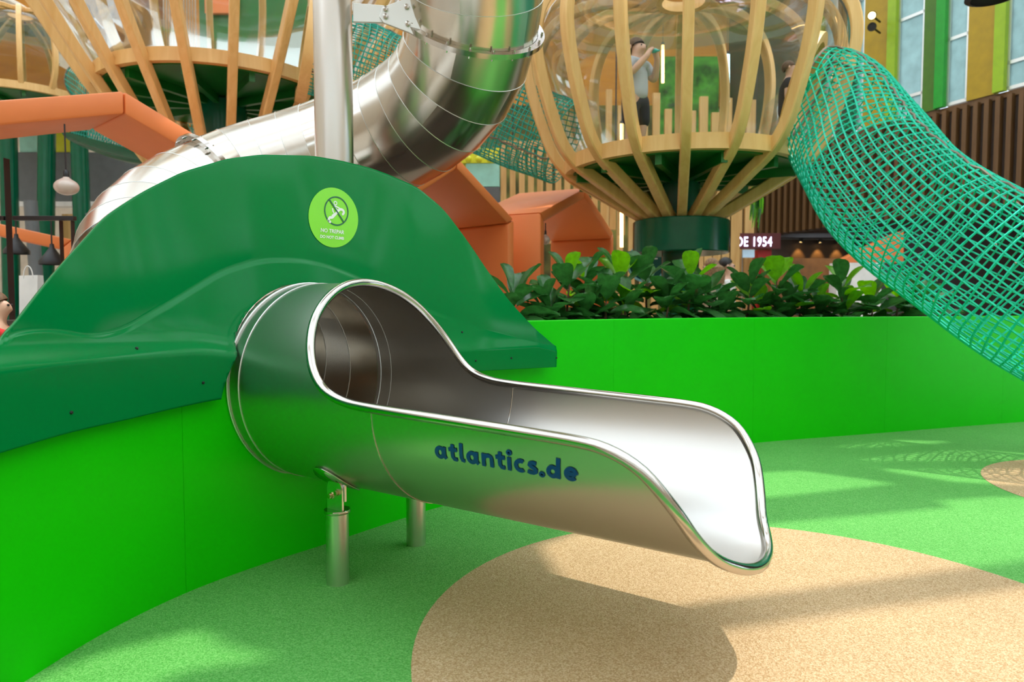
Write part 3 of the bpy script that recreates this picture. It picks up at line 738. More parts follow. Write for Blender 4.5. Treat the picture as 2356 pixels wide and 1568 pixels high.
# ------------------------------------------------------------------ net tunnels
def net_tunnel(label, pts, R0, hoops, cell=.06, cord=.0062, mat=None, lace=True, glints=0, rad=None, seed=1, twist=.5, flare=.08):
    rnd = random.Random(seed); mat = mat or m_teal
    pts = resample(catmull(pts, 10), cell); n = len(pts); base = Vector(pts[0])
    t = thing('net_tunnel', label, 'net tunnel', Vector(pts[-1]))
    fr = []; u = Vector((0, 0, 1))
    for i in range(n):
        a = Vector(pts[max(0, i-1)]); b = Vector(pts[min(n-1, i+1)]); d = (b - a).normalized()
        u = (u - d * u.dot(d)).normalized(); fr.append((Vector(pts[i]), d, u.copy(), d.cross(u)))
    def rr(i, a): 
        f = i / (n - 1); sag = .02 * math.sin(9 * f + 2 * a) + .012 * math.sin(23 * f - 3 * a)
        bulge = 1 - flare * math.exp(-f * n * cell / .35)
        return R0 * bulge * (1 + sag)
    def pt(i, a):
        c, d, u, w = fr[i]; r = rr(i, a); return c + (u * math.cos(a) + w * math.sin(a)) * r
    ns = int(2 * PI * R0 / cell)
    mb = MB()
    for k in range(ns):
        a = 2 * PI * k / ns
        mb.tube([pt(i, a + twist * i / n) for i in range(0, n)], cord, 4, caps=False)
    o = P('lengthwise_cords', mb, mat, t, 60); o['kind'] = 'stuff'
    mb = MB(); m = 40
    for i in range(n):
        sk = [0] * m
        mb.tube([pt(min(n-1, max(0, i)), 2 * PI * k / m) + fr[i][1] * (.012 * math.sin(4 * 2 * PI * k / m + i)) for k in range(m)], cord, 4, closed=True)
    o = P('crosswise_cords', mb, mat, t, 60); o['kind'] = 'stuff'
    for f in hoops:
        i = int(f * (n - 1)); c, d, u, w = fr[i]
        P('hoop', MB().tube([c + (u * math.cos(2*PI*k/48) + w * math.sin(2*PI*k/48)) * (R0 * 1.01 if f > .02 else R0 * (1 - flare)) for k in range(48)], .016, 8, closed=True), m_lace, t)
    if lace:
        for a in lace:
            P('lacing_rope', MB().tube([pt(i, a) + fr[i][2] * .01 * math.sin(i * 2.2) for i in range(n)], .011, 5), m_lace, t)
    for c in range(glints):
        i = rnd.randrange(3, n - 2); a = rnd.uniform(0, 2 * PI)
        P('clip', MB().lathe([(.0001, -.009), (.007, -.006), (.009, 0), (.007, .006), (.0001, .009)], pt(i, a), 8), m_pol, t)  # polished beads added to stand in for sun glints through the net
    return t
tun_pts = [(2.82, 6.62, 3.12), (2.97, 6.50, 2.99), (3.03, 6.1, 2.54), (3.06, 5.5, 1.97), (3.44, 4.95, 1.40), (3.92, 4.5, .95), (4.3, 4.1, .64)]
net_tunnel('large teal net tunnel sloping down from the right pod towards the camera', tun_pts, .525, [0, .985], cell=.072, cord=.0078, lace=[-.5, .45], glints=46, twist=1.1, flare=.18)
# wooden portal where the tunnel leaves the pod
d0 = Vector((.86, -.42, -.30)).normalized()
P('portal_ring', MB().lathe([(.46, -.09), (.55, -.09), (.55, .02), (.46, .02), (.46, -.09)], Vector(tun_pts[0]) - d0 * .02, 48, d0), m_wood, podR, 30)
tun2 = [tuple(at(712, 118, 7.55)), tuple(at(830, 150, 7.75)), tuple(at(980, 215, 7.9)), tuple(at(1120, 262, 7.9)), tuple(at(1230, 305, 7.85)), tuple(at(1300, 330, 7.75))]
net_tunnel('dark teal net tunnel linking the two pods behind the steel tube', tun2, .46, [0, .5], cell=.062, cord=.0065, mat=m_teal_d, lace=[.4, 2.4], glints=14, seed=3)
d1 = (Vector(tun2[1]) - Vector(tun2[0])).normalized()
P('portal_ring', MB().lathe([(.44, -.06), (.55, -.06), (.55, .05), (.44, .05), (.44, -.06)], Vector(tun2[0]) - d1 * .02, 48, d1), m_wood, podL, 30)
tun3 = [tuple(at(200, 190, 13.2)), tuple(at(250, 215, 12.6)), tuple(at(330, 270, 12)), tuple(at(430, 330, 11.6))]
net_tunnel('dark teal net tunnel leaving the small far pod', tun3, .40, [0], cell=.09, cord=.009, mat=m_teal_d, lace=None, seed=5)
tun4 = [tuple(at(185, 306, 10.3)), tuple(at(240, 318, 10.1)), tuple(at(300, 338, 9.9)), tuple(at(365, 362, 9.7))]
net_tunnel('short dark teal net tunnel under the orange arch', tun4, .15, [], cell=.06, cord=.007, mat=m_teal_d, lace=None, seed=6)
rows = []
for i in range(11):
    f = i / 10; c = at(180 + 195 * f, 312 + 52 * f, 10.3 - .6 * f)
    rows.append([c + Vector((.06 * math.cos(a), .3 * math.cos(a), .20 * math.sin(a) * (1 - .35 * (2 * f - 1) ** 2))) for a in np.linspace(PI, 2 * PI, 11)])
one('net_trough', MB().grid(rows), m_dgpaint, 'dark green half-round trough beneath the net under the orange arch', 'trough')

# ================================================================== ORANGE HOUSE ARCHES
def arch(label, ridge, a, wl, wr_, slope_l, slope_r, depth, th, z0=0.0, cat='booth'):
    ridge = Vector(ridge); a = Vector((a[0], a[1], 0)).normalized(); b = Vector((a.y, -a.x, 0))     # b: to the right seen along a
    if b.x < 0: b = -b
    t = thing('house_booth', label, cat, Vector((ridge.x, ridge.y, z0)))
    zl = ridge.z - wl * slope_l; zr = ridge.z - wr_ * slope_r
    def q(k, z): return ridge + b * k + Vector((0, 0, z - ridge.z))
    ext = a * depth; tz = th * 1.15
    P('roof_panel', MB().prism([q(-wl, zl), q(-.002, ridge.z), q(-.002, ridge.z - tz), q(-wl + th, zl - tz + th * slope_l)], ext), m_orange, t, 40, .025)
    P('roof_panel', MB().prism([q(.002, ridge.z), q(wr_, zr), q(wr_ - th, zr - tz + th * slope_r), q(.002, ridge.z - tz)], ext), m_orange, t, 40, .025)
    P('side_panel', MB().prism([q(-wl, z0), q(-wl, zl - .004), q(-wl + th, zl - tz + th * slope_l - .004), q(-wl + th, z0)], ext), m_orange, t, 40, .025)
    P('side_panel', MB().prism([q(wr_, z0), q(wr_, zr - .004), q(wr_ - th, zr - tz + th * slope_r - .004), q(wr_ - th, z0)], ext), m_orange, t, 40, .025)
    return t
arch('orange padded house-shaped arch in the upper left, in front of the tall pod', (-3.35, 6.0, 2.96), (-.754, .657), 2.2, 1.3, .31, .42, .82, .17)
arch('orange padded house booth with a peaked roof beside the steel tube', (-.50, 6.3, 2.47), (-.754, .657), .80, .80, .62, .62, .95, .10)
arch('orange padded house booth whose long side shows, hung with a round bulb', (.885, 8.366, 2.539), (-.90, .436), 1.344, 1.176, .34, .37, .90, .112)
arch('small orange arch far behind, at the left edge under the big arch', tuple(at(-30, 508, 9)), (-.35, .94), .8, .95, .12, .22, .5, .14)

# pendant bulbs
def pendant(label, px, py, Y, rx, rz, ztop, mat=m_bulb):
    c = at(px, py, Y); t = thing('pendant_lamp', label, 'lamp', c)
    prof = [(.0001, -rz)] + [(rx * math.sin(a), -rz * math.cos(a)) for a in np.linspace(.2, 2.5, 14)] + [(rx * .3, rz * 1.05), (rx * .2, rz * 1.25)]
    P('bulb', MB().lathe(prof, c, 28), mat, t, 60)
    P('socket', MB().lathe([(rx * .22, rz * 1.15), (rx * .25, rz * 1.3), (rx * .22, rz * 1.9), (.008, rz * 2.1)], c, 16), m_black, t)
    P('cable', MB().tube([c + Vector((0, 0, rz * 2)), Vector((c.x, c.y, ztop))], .006, 6), m_black, t)
pendant('wide opal glass pendant bulb hanging under the large orange arch', 153, 430, 5.55, .09, .066, 2.56)
pendant('small round opal bulb hanging in the orange booth', 1255, 552, 7.42, .05, .05, 2.0)
def cone_lamp(label, px, py, Y, ztop):
    c = at(px, py, Y); t = thing('cone_lamp', label, 'lamp', c)
    P('shade', MB().lathe([(.13, -.09), (.13, -.05), (.07, .03), (.025, .10), (.02, .14)], c, 24), m_black, t)
    P('cable', MB().tube([c + Vector((0, 0, .13)), Vector((c.x, c.y, ztop))], .008, 6), m_black, t)
cone_lamp('black bell lamp in front of the small orange arch leg', 120, 590, 7.6, 2.1)
cone_lamp('black bell lamp close to the black frame post', 38, 566, 7.9, 2.1)

# ================================================================== PLANTS
def leaf_mesh(curl, wave, seed):
    rnd = random.Random(seed); rows = []
    fs_ = [0, .12, .28, .45, .62, .76, .87, .95, 1.0]; n = 8
    for i in range(n + 1):
        f = fs_[i]
        w = .40 * (f ** .62) * max(0, 1 - f ** 4.5) ** .5 + .012
        row = []
        for j in range(-2, 3):
            v = j / 2; x = .10 + f * .9
            z = -curl * f * f + .16 * abs(v) * w / .3 * .5 + wave * math.sin(5 * f + 2.1 * j + seed) * abs(v)
            row.append((x, v * w, z - (.012 if j == 0 else 0)))
        rows.append(row)
    mb = MB().grid(rows)
    mb.add([(0, -.012, 0), (0, .012, 0), (.12, .012, -.008), (.12, -.012, -.008)], [(0, 1, 2, 3)])
    return mb.mesh(smooth=80)
leafs = [leaf_mesh(.10, .03, 1), leaf_mesh(.28, .04, 2), leaf_mesh(.45, .03, 3), leaf_mesh(.18, .05, 4)]
leafs_sunlit = [m.copy() for m in leafs]
for m in leafs: m.materials.append(m_leaf)
for m in leafs_sunlit: m.materials.append(m_leafy)
ords = ['first', 'second', 'third', 'fourth', 'fifth', 'sixth', 'seventh', 'eighth', 'ninth', 'tenth', 'eleventh', 'twelfth', 'thirteenth', 'fourteenth', 'fifteenth', 'sixteenth', 'seventeenth', 'eighteenth', 'nineteenth', 'twentieth', 'twenty-first', 'twenty-second', 'twenty-third', 'twenty-fourth', 'twenty-fifth', 'twenty-sixth', 'twenty-seventh', 'twenty-eighth']
plants = [(1188, 655, 4.75, .2), (1252, 690, 5.0, 0), (1300, 618, 5.25, .1), (1338, 612, 5.5, .5), (1392, 655, 5.05, .0), (1432, 606, 5.6, .7), (1490, 600, 5.75, .3), (1530, 672, 5.3, .0), (1582, 606, 5.45, .25),
          (1640, 655, 5.9, .1), (1668, 690, 5.55, 0), (1718, 640, 5.75, .1), (1790, 622, 6.0, .3), (1838, 655, 6.15, .6), (1880, 690, 5.85, .2), (1945, 634, 6.1, .5), (2010, 675, 6.3, .1), (2062, 650, 6.45, .2), (2125, 675, 6.4, .1)]
plants = sorted(plants + [(1275, 688, 4.8, .05), (1345, 692, 4.9, 0), (1445, 690, 5.1, .1), (1600, 690, 5.4, 0), (1745, 694, 5.6, .15), (1815, 694, 5.7, 0), (1945, 696, 6.0, .1), (2085, 698, 6.3, 0)])
for i, (px, ty, Y, sunlit) in enumerate(plants):
    rnd = random.Random(100 + i); top = at(px, ty, Y)
    while min((Vector((w_[0], w_[1])) - Vector((top.x, top.y))).length for w_ in WALL) < .40: Y += .04; top = at(px, ty, Y)
    base = Vector((top.x, top.y, .90))
    t = thing('fig_plant', 'broad-leaved green fig plant in the lime planter, %s from the dark green hood' % ords[i], 'plant', base, 'fig plants in the lime planter')
    ht = top.z - .90
    lean = Vector((rnd.uniform(-.04, .04), rnd.uniform(-.04, .04), 0))
    P('stem', MB().tube([base, base + lean * .5 + Vector((0, 0, ht * .45)), base + lean + Vector((0, 0, ht * .85))], [.011, .009, .005], 6), m_stem, t)
    nl = 15 if ty < 686 else 9
    front_ = 0 if ty < 686 else 14
    for k in range(nl):
        f = k / (nl - 1); a = k * 2.4 + rnd.uniform(-.3, .3) + i
        h = ht * (.15 + .68 * f)
        pitch = math.radians(8 + front_ + 55 * f ** 1.8 + rnd.uniform(-10, 10)); sc = (.36 if ty < 686 else .31) - .09 * f + rnd.uniform(-.04, .04)
        sunlit_leaf = rnd.random() < sunlit * (.3 + f)  # picks the sunlit colour, more often towards the top
        me = (leafs_sunlit if sunlit_leaf else leafs)[rnd.randrange(4) if f < .7 else 0]
        o = bpy.data.objects.new('leaf', me); C.objects.link(o); o.parent = t
        o.location = lean * (h / ht) + Vector((0, 0, h))
        o.rotation_euler = (rnd.uniform(-.3, .3), -pitch, a); o.scale = (sc, sc * rnd.uniform(.85, 1.1), sc)

# ================================================================== PEOPLE
def skin_mesh(verts, edges, radii, root, sub=2):
    me = bpy.data.meshes.new('b'); me.from_pydata([tuple(v) for v in verts], edges, [])
    o = bpy.data.objects.new('b', me); C.objects.link(o)
    m = o.modifiers.new('s', 'SKIN'); m.use_smooth_shade = True; m.branch_smoothing = .3
    for i, r in enumerate(radii):
        sv = me.skin_vertices[0].data[i]; sv.radius = r if isinstance(r, tuple) else (r, r); sv.use_root = (i == root)
    s = o.modifiers.new('d', 'SUBSURF'); s.levels = sub; s.render_levels = sub
    dg = bpy.context.evaluated_depsgraph_get(); dg.update()
    r = bpy.data.meshes.new_from_object(o.evaluated_get(dg)); bpy.data.objects.remove(o)
    for p in r.polygons: p.use_smooth = True
    r.materials.clear(); return r
def person(label, base, H, face, top_m, bot_m, hair_m, arms='down', longhair=False, legs=True, stout=1.0, short_z=.32):
    """face: heading angle (rad) of the front; built at height H, joints in fractions of H"""
    t = thing('person', label, 'person', base)
    f = Vector((math.cos(face), math.sin(face), 0)); r = Vector((f.y, -f.x, 0)); B = Vector(base)
    def J(x, y, z): return B + (r * x * stout + f * y * stout + Vector((0, 0, z))) * H
    V = []; E = []; Rd = []
    def add(p, rad, par=None):
        V.append(p); Rd.append(rad * stout); i = len(V) - 1
        if par is not None: E.append((par, i))
        return i
    pel = add(J(0, 0, .52), .075 * H); wa = add(J(0, 0, .60), .068 * H, pel); ch = add(J(0, 0, .73), .080 * H, wa); nk0 = add(J(0, 0, .80), .05 * H, ch)
    nk = add(J(0, .005, .845), .032 * H, nk0); jaw = add(J(0, .018, .885), .046 * H, nk); hd = add(J(0, .012, .925), .062 * H, jaw); cr = add(J(0, .005, .965), .048 * H, hd)
    ns = add(J(0, .075, .905), .010 * H, hd)
    hands = []
    for s in (-1, 1):
        sh = add(J(.095 * s, 0, .79), .040 * H, nk0)
        if arms == 'mouth': el, wr2, hn = J(.125 * s, .06, .66), J(.055 * s, .135, .80), J(.03 * s, .135, .845)
        else: el, wr2, hn = J(.125 * s, -.01, .63), J(.135 * s, .03, .49), J(.135 * s, .04, .45)
        e = add(el, .028 * H, sh); w = add(wr2, .020 * H, e); h = add(hn, .021 * H, w)
        fw = (hn - wr2).normalized(); sd = fw.cross(f if arms != 'mouth' else r).normalized()
        for k in range(4):
            q = add(hn + sd * (k - 1.5) * .013 * H + fw * .028 * H, .0065 * H, h); add(hn + sd * (k - 1.5) * .012 * H + fw * (.045 - .005 * abs(k - 1.3)) * H + f * .008 * H, .0055 * H, q)
        q = add(hn + sd * .026 * H + fw * .008 * H, .007 * H, h); add(hn + sd * .034 * H + fw * .026 * H, .006 * H, q)
        hands.append(hn)
        hp = add(J(.05 * s, 0, .49), .058 * H, pel); kn = add(J(.055 * s, .01, .28), .040 * H, hp); ca = add(J(.055 * s, -.005, .17), .034 * H, kn); an = add(J(.055 * s, -.01, .05), .022 * H, ca); add(J(.065 * s, .075, .022), .022 * H, an)
    put('body', skin_mesh(V, E, Rd, 0), m_skin, t)
    # shirt
    V2 = [J(0, 0, .455), J(0, 0, .58), J(0, 0, .73), J(0, 0, .80), J(-.095, 0, .785), J(.095, 0, .785)]
    e1 = V[[i for i, _ in enumerate(V)][0]]
    el0 = J(-.122, .04 if arms == 'mouth' else -.005, .69); el1 = J(.122, .04 if arms == 'mouth' else -.005, .69)
    put('shirt', skin_mesh(V2 + [el0, el1], [(0, 1), (1, 2), (2, 3), (3, 4), (3, 5), (4, 6), (5, 7)], [q_ * H * stout for q_ in (.094, .088, .096, .062, .053, .053, .048, .048)], 0), top_m, t)
    if legs:
        put('trousers', skin_mesh([J(0, 0, .54), J(0, 0, .50), J(-.052, 0, .46), J(.052, 0, .46), J(-.058, .005, short_z), J(.058, .005, short_z)], [(0, 1), (1, 2), (1, 3), (2, 4), (3, 5)], [q_ * H * stout for q_ in (.086, .088, .068, .068, .060, .060)], 0), bot_m, t)
    # hair cap
    hc = J(0, -.002, .938); mb = MB(); rows = []
    for i in range(9):
        th = i / 8 * (PI * .56); row = []
        for k in range(25):
            a = 2 * PI * k / 24; d = r * math.cos(a) + f * math.sin(a); back = max(0, -math.sin(a))
            thh = th * (1 + .35 * back - .32 * max(0, math.sin(a)))
            row.append(hc + d * (.059 * H * stout * math.sin(thh)) + Vector((0, 0, .060 * H * stout * math.cos(thh))))
        rows.append(row)
    mb.grid(rows); P('hair', mb, hair_m, t, 80, 0, True)
    if longhair:
        P('long_hair', MB().lathe([(.03 * H, .02 * H), (.078 * H, -.01 * H), (.085 * H, -.07 * H), (.08 * H, -.13 * H), (.05 * H, -.16 * H), (.001, -.165 * H)], J(0, -.03, .93), 20), hair_m, t)
    for s in (-1, 1):
        c = J(.024 * s, .064, .925); P('eye', MB().lathe([(.0001, -.007 * H), (.006 * H, -.004 * H), (.007 * H, 0), (.006 * H, .004 * H), (.0001, .007 * H)], c, 8), m_black, t)
        P('ear', MB().lathe([(.0001, -.018 * H), (.008 * H, -.01 * H), (.010 * H, .004 * H), (.006 * H, .016 * H), (.0001, .02 * H)], J(.066 * s, .005, .915), 8), m_skin, t)
    return t, J, hands
bz = 2.545
pb = at(1462, 300, 6.7)
tb, Jb, hb = person('boy in grey t-shirt and black shorts standing in the right pod', (pb.x, pb.y, bz), 1.12, math.atan2(-.75, .65), m_shirt, m_short, m_hair, 'mouth', stout=1.28, short_z=.25)
o = one('toy_bottle', MB().lathe([(.0001, -.05), (.02, -.05), (.02, .02), (.009, .04), (.009, .06), (.0001, .06)], Jb(0, .15, .85), 14, Jb(0, .25, .82) - Jb(0, .15, .85)), M('turquoise_plastic', (.05, .5, .45), .3), 'small turquoise bottle held at the mouth of the boy in the pod', 'bottle')
pc = at(1812, 250, 7.35)
person('dark-haired child in dark clothes inside the right pod by the tunnel mouth', (pc.x, pc.y, bz), 1.15, math.atan2(-.3, .9), m_short, m_short, m_hair)
pd = at(1636, 690, 9.8)
person('person with curly light brown hair standing behind the plants', (pd.x, pd.y, 0), 1.80, math.atan2(.8, -.4), m_tan, m_short, m_hairc, longhair=True)
pe = at(1668, 690, 10.2)
person('person with black hair standing next to the curly-haired person behind the plants', (pe.x, pe.y, 0), 1.84, math.atan2(-.1, .9), m_white, m_short, m_hairb)
pf = at(-8, 760, 4.3)
person('child in a red t-shirt at the left edge beside the hood', (pf.x, pf.y, 0), 1.20, math.atan2(.3, .9), m_red, m_short, m_hair)

# ================================================================== BACKGROUND, RIGHT AND CENTRE
def screen(label, items, Y, name='batten_screen', dep=.09):
    t = thing(name, label, 'wooden screen', at(items[0][0], 705, Y) * 1.0)
    t.location.z = 0
    for (x0, x1, yt, yb) in items:
        a = at(x0, yt, Y); b = at(x1, yb, Y)
        P('batten', MB().box((a.x, Y, max(.0, b.z)), (b.x, Y + dep, a.z)), m_batten, t, 0, .006)
    return t
its = []
for i, x in enumerate(range(1152, 1446, 21)):
    yb = [640, 640, 640, 640, 600, 560, 520, 505, 500, 500, 525, 528, 528, 540][i % 14]
    its.append((x, x + 13, 335, yb))
sA = screen('hanging pale wooden battens of uneven length behind the orange booths', its, 11.0)
za = at(1152, 335, 11).z
P('top_rail', MB().box((at(1150, 0, 11).x, 11.0, za + .002), (at(1446, 0, 11).x, 11.09, za + .08)), m_batten, sA, 0)
for x in (1180, 1300, 1420): P('hanger', MB().tube([(at(x, 0, 11).x, 11.045, za + .08), (at(x, 0, 11).x, 11.045, ZR)], .012, 6), m_black, sA)
its = [(x, x + 15, 430, 1000) for x in range(1600, 1694, 20)]
screen('tall pale wooden batten screen behind the green drum', its, 11.6)
its = [(x, x + 8, 205 + (i * 37) % 70, 345) for i, x in enumerate(range(1395, 1720, 27))]
its = [(x0, x1, yt, 1000) for x0, x1, yt, yb in its]
screen('short pale wooden battens on the far wall seen through the right pod', its, 14.0)
def led(label, px, y0, y1, Y, mat, w=.05):
    a = at(px, y0, Y); b = at(px, y1, Y); t = thing('tube_light', label, 'lamp', (b.x, b.y, b.z))
    P('tube', MB().tube([b, a], w / 2, 10), mat, t); P('end_cap', MB().tube([a, a + Vector((0, 0, .05))], w / 2 + .004, 10), m_black, t)
    P('wire', MB().tube([a + Vector((0, 0, .04)), (a.x, a.y, 8.2)], .006, 5), m_black, t)
led('warm vertical light tube hanging left of the green drum', 1430, 480, 568, 10.0, m_led)
led('warm vertical light tube behind the boy in the pod', 1525, 104, 190, 12.5, m_led)
led('lowest warm light tube seen through the left side of the pod', 1430, 285, 330, 12.0, m_led)
led('cool vertical light tube seen through the right side of the pod', 1673, 126, 235, 12.8, m_ledc, .09)
# green wall panel seen through the pod
one('planted_panel', MB().box((at(1520, 0, 18.2).x, 18.12, 4.6), (at(1655, 0, 18.2).x, 18.295, 7.6)), M('leaf_green_panel', (.05, .22, .02), .8, vary=.7, scale=4), 'bright green planted wall panel seen through the right pod', 'wall panel')
# round information sign
sg = thing('round_sign', 'round dark teal sign with a pale cyan rim and an eye symbol', 'sign', at(1488, 600, 9.0))
c = at(1488, 604, 9.0)
P('board', MB().lathe([(.0001, 0), (.26, 0), (.26, .03), (.0001, .03)], c + Vector((0, .03, 0)), 40, (0, -1, 0)), m_tealsign, sg, 30)
P('rim', MB().tube([c + Vector((.25 * math.cos(a), -.005, .25 * math.sin(a))) for a in np.linspace(0, 2 * PI, 40, False)], .014, 8, closed=True), m_cyan, sg)
mb = MB(); ec = c + Vector((-.13, 0, .13))
mb.tube([ec + Vector((.07 * math.cos(a), -.012, .035 * math.sin(a))) for a in np.linspace(0, 2*PI, 24, False)], .007, 6, closed=True); mb.tube([ec + Vector((.018 * math.cos(a), -.012, .018 * math.sin(a))) for a in np.linspace(0, 2*PI, 12, False)], .008, 6, closed=True)
P('eye_symbol', mb, m_white, sg)
for i, wdt in enumerate((.12, .2, .2, .16)):
    P('print_line', MB().box((c.x - .02, c.y - .006, c.z + .15 - i * .035), (c.x - .02 + wdt, c.y - .001, c.z + .164 - i * .035)), m_white, sg, 0)
sg2 = thing('round_sign', 'small round white sign beside the orange booth', 'sign', at(1408, 598, 8.6)); c = at(1408, 598, 8.6)
P('board', MB().lathe([(.0001, 0), (.066, 0), (.07, .01), (.066, .02), (.0001, .02)], c + Vector((0, .02, 0)), 28, (0, -1, 0)), m_white, sg2, 30)
P('bracket', MB().tube([c + Vector((0, .02, 0)), c + Vector((0, .02, -1.67 + .0))], .012, 8), m_dgrey, sg2)
# lemon kiosk behind
kz = thing('kiosk', 'lemon and aqua kiosk between the steel tube and the battens', 'kiosk', at(1105, 900, 12)); kz.location.z = 0
def bpx(name, x0, y0, x1, y1, Y, mat, parent=None, dep=.15, zmin=None):
    a = at(x0, y0, Y); b = at(x1, y1, Y)
    return P(name, MB().box((a.x, Y, b.z if zmin is None else zmin), (b.x, Y + dep, a.z)), mat, parent, 0, .004)
bpx('counter', 1058, 430, 1150, 560, 12, m_dgrey, kz, .6, 0.0)
bpx('aqua_glass', 1072, 376, 1149, 429, 12, m_aqua, kz, .5)
bpx('lemon_fascia', 1060, 340, 1150, 375, 12, m_lemon, kz, .5)
for x in (1078, 1102, 1128): P('ball', MB().lathe([(.06 * math.sin(a) + .0001, -.06 * math.cos(a)) for a in np.linspace(0, PI, 9)], at(x, 366, 11.9), 14), m_lemon, kz)
# shop under the slats
sb = thing('shop_sign', 'glowing white DE 1954 lettering on a dark red shop fascia', 'sign', at(1750, 575, 13.4))
bpx('fascia', 1690, 536, 1796, 572, 13.4, M('maroon_fascia', (.09, .006, .008), .5), sb, .1)
m = text_mesh('DE 1954', .26, .004, 0, 1.12); mb = MB(); c = at(1735, 566, 13.36); kxs = .69 / (max(v.co.x for v in m.vertices) - min(v.co.x for v in m.vertices))
mb.add([(c.x + v.co.x * kxs, c.y, c.z + v.co.y) for v in m.vertices], [tuple(p.vertices) for p in m.polygons]); P('lettering', mb, m_signw, sb, 0)
o = bpx('shop_pillar', 1744, 574, 1772, 760, 13.5, m_redp, None, .3, 0.0); tag(o, 'red shop pillar under the glowing sign', 'pillar')
o = bpx('menu_screen', 1710, 574, 1736, 592, 13.5, M('pale_blue_screen', (.35, .5, .62), .3, emit=.6), None, .05); tag(o, 'pale blue menu screen under the glowing sign', 'screen')
o = bpx('bar_counter', 1774, 594, 1922, 800, 12.6, m_rust, None, .5, 0.0); tag(o, 'rust brown bar counter behind the plants', 'counter')
o = bpx('service_counter', 1926, 604, 2024, 800, 12.3, m_paper, None, .5, 0.0); tag(o, 'white service counter beside the rust brown bar', 'counter')
o = one('sloped_canopy', MB().prism([at(1925, 604, 13), at(2080, 604, 13), at(2080, 530, 13), at(1995, 568, 13)], (0, .3, 0)), m_orange, 'orange sloped canopy behind the white service counter', 'canopy', bevel=.01)
rail = thing('lamp_rail', 'thin black rail carrying three warm spot lamps in the dark shop', 'lamp', at(1880, 548, 16.6))
P('rail', MB().tube([at(1790, 549, 16.86), at(1975, 551, 16.86)], .015, 8), m_dgrey, rail)
for i, x in enumerate((1842, 1887, 1931)):
    c = at(x, 554 + i, 16.86)
    P('spot_head', MB().lathe([(.0001, .05), (.05, .05), (.055, -.03), (.045, -.03)], c, 16), m_black, rail)
    P('spot_lens', MB().lathe([(.0001, -.025), (.044, -.025)], c, 16), m_spot, rail)
    ld = bpy.data.lights.new('spot', 'SPOT'); ld.energy = 30; ld.spot_size = math.radians(62); ld.spot_blend = .5; ld.color = (1, .5, .12); ld.shadow_soft_size = .03
    lo = bpy.data.objects.new('spot', ld); C.objects.link(lo); lo.parent = rail; lo.matrix_parent_inverse = Matrix.Translation(-Vector(rail.location)); lo.location = c + Vector((0, 0, -.05)); lo.rotation_euler = (math.radians(14), 0, 0)
o = bpx('bar_backdrop', 1776, 546, 1990, 660, 17.0, m_darkroom, None, .08, 0.0); tag(o, 'dark rust backdrop lit by the three spot lamps', 'wall panel')
# hanging greenery
hg = thing('hanging_plant', 'pale green trailing plant hanging beside the batten screen', 'plant', at(1737, 530, 10.5))
for k in range(26):
    rnd = random.Random(k); x = 1737 + rnd.uniform(-13, 13); a = at(x, 425 + rnd.uniform(0, 20), 10.5 + rnd.uniform(-.08, .08)); b = at(x + rnd.uniform(-6, 6), 500 + rnd.uniform(-20, 32), 10.5 + rnd.uniform(-.08, .08))
    P('strand', MB().tube([a, (a + b) / 2 + Vector((.02, 0, 0)), b], [.01, .018, .004], 5), m_leafy if k % 3 else m_leaf, hg)
P('cord', MB().tube([at(1737, 428, 10.5), at(1737, 428, 10.5) + Vector((0, 0, 3.5))], .006, 5), m_black, hg)
# spot fixtures on the ochre panel
for i, (y, mt, lb) in enumerate(((36, m_spot, 'lit round wall spot on the ochre panel between the windows'), (62, m_black, 'unlit black wall spot below the lit one on the ochre panel'))):
    c = at(2006, y, 13.9); s_ = thing('wall_spot', lb, 'lamp', c)
    P('housing', MB().lathe([(.0001, -.12), (.07, -.12), (.085, .05), (.07, .05), (.06, .03)], c, 18, (-.5, -1, -.35)), m_black, s_)
    P('lens', MB().lathe([(.0001, .04), (.068, .04)], c, 18, (-.5, -1, -.35)), mt, s_)
    P('bracket', MB().tube([c, c + Vector((.35, .35, .02))], .02, 8), m_black, s_)
dl = thing('dome_pendant', 'black dome lamp whose rim just shows at the top right edge', 'lamp', at(2285, -20, 8)); c = at(2285, -8, 8)
P('shade', MB().lathe([(.22, -.02), (.28, 0), (.26, .12), (.15, .22), (.02, .26)], c, 28), m_black, dl); P('cable', MB().tube([c + Vector((0, 0, .25)), (c.x, c.y, 9.9)], .01, 6), m_black, dl)

# ================================================================== BACKGROUND, LEFT
o = bpx('grey_fascia', 40, 350, 420, 462, 15.0, m_dgrey, None, .3); tag(o, 'long charcoal grey fascia behind the green columns on the left', 'fascia')
o = bpx('pale_fascia_strip', 40, 463, 420, 474, 15.0, m_paper, None, .3); tag(o, 'thin white strip under the charcoal fascia', 'fascia')
o = bpx('yellow_panel', 118, 300, 168, 349.8, 15.05, m_lemon, None, .1); tag(o, 'small lemon yellow panel between two green columns', 'wall panel')
o = bpx('pale_glass_panel', 44, 312, 90, 349.8, 15.05, m_aqua, None, .1); tag(o, 'pale aqua glass panel between the left green columns', 'wall panel')
o = bpx('shop_cabinet', 142, 492, 178, 650, 13.9, m_batten, None, .4, 0); tag(o, 'amber wooden cabinet in the shop on the left', 'cabinet')
df = thing('door_frame', 'grey metal door frame right of the amber cabinet', 'door frame', at(220, 900, 13.0)); df.location.z = 0
bpx('jamb', 200, 490, 206, 800, 13.0, m_dgrey, df, .08, 0.0); bpx('jamb', 246, 490, 252, 800, 13.0, m_dgrey, df, .08, 0.0); bpx('lintel', 206.5, 490, 245.5, 498, 13.0, m_dgrey, df, .08)
pp = thing('round_pipe', 'slim grey column standing in the shop on the left', 'column', at(70, 705, 12.5)); pp.location.z = 0
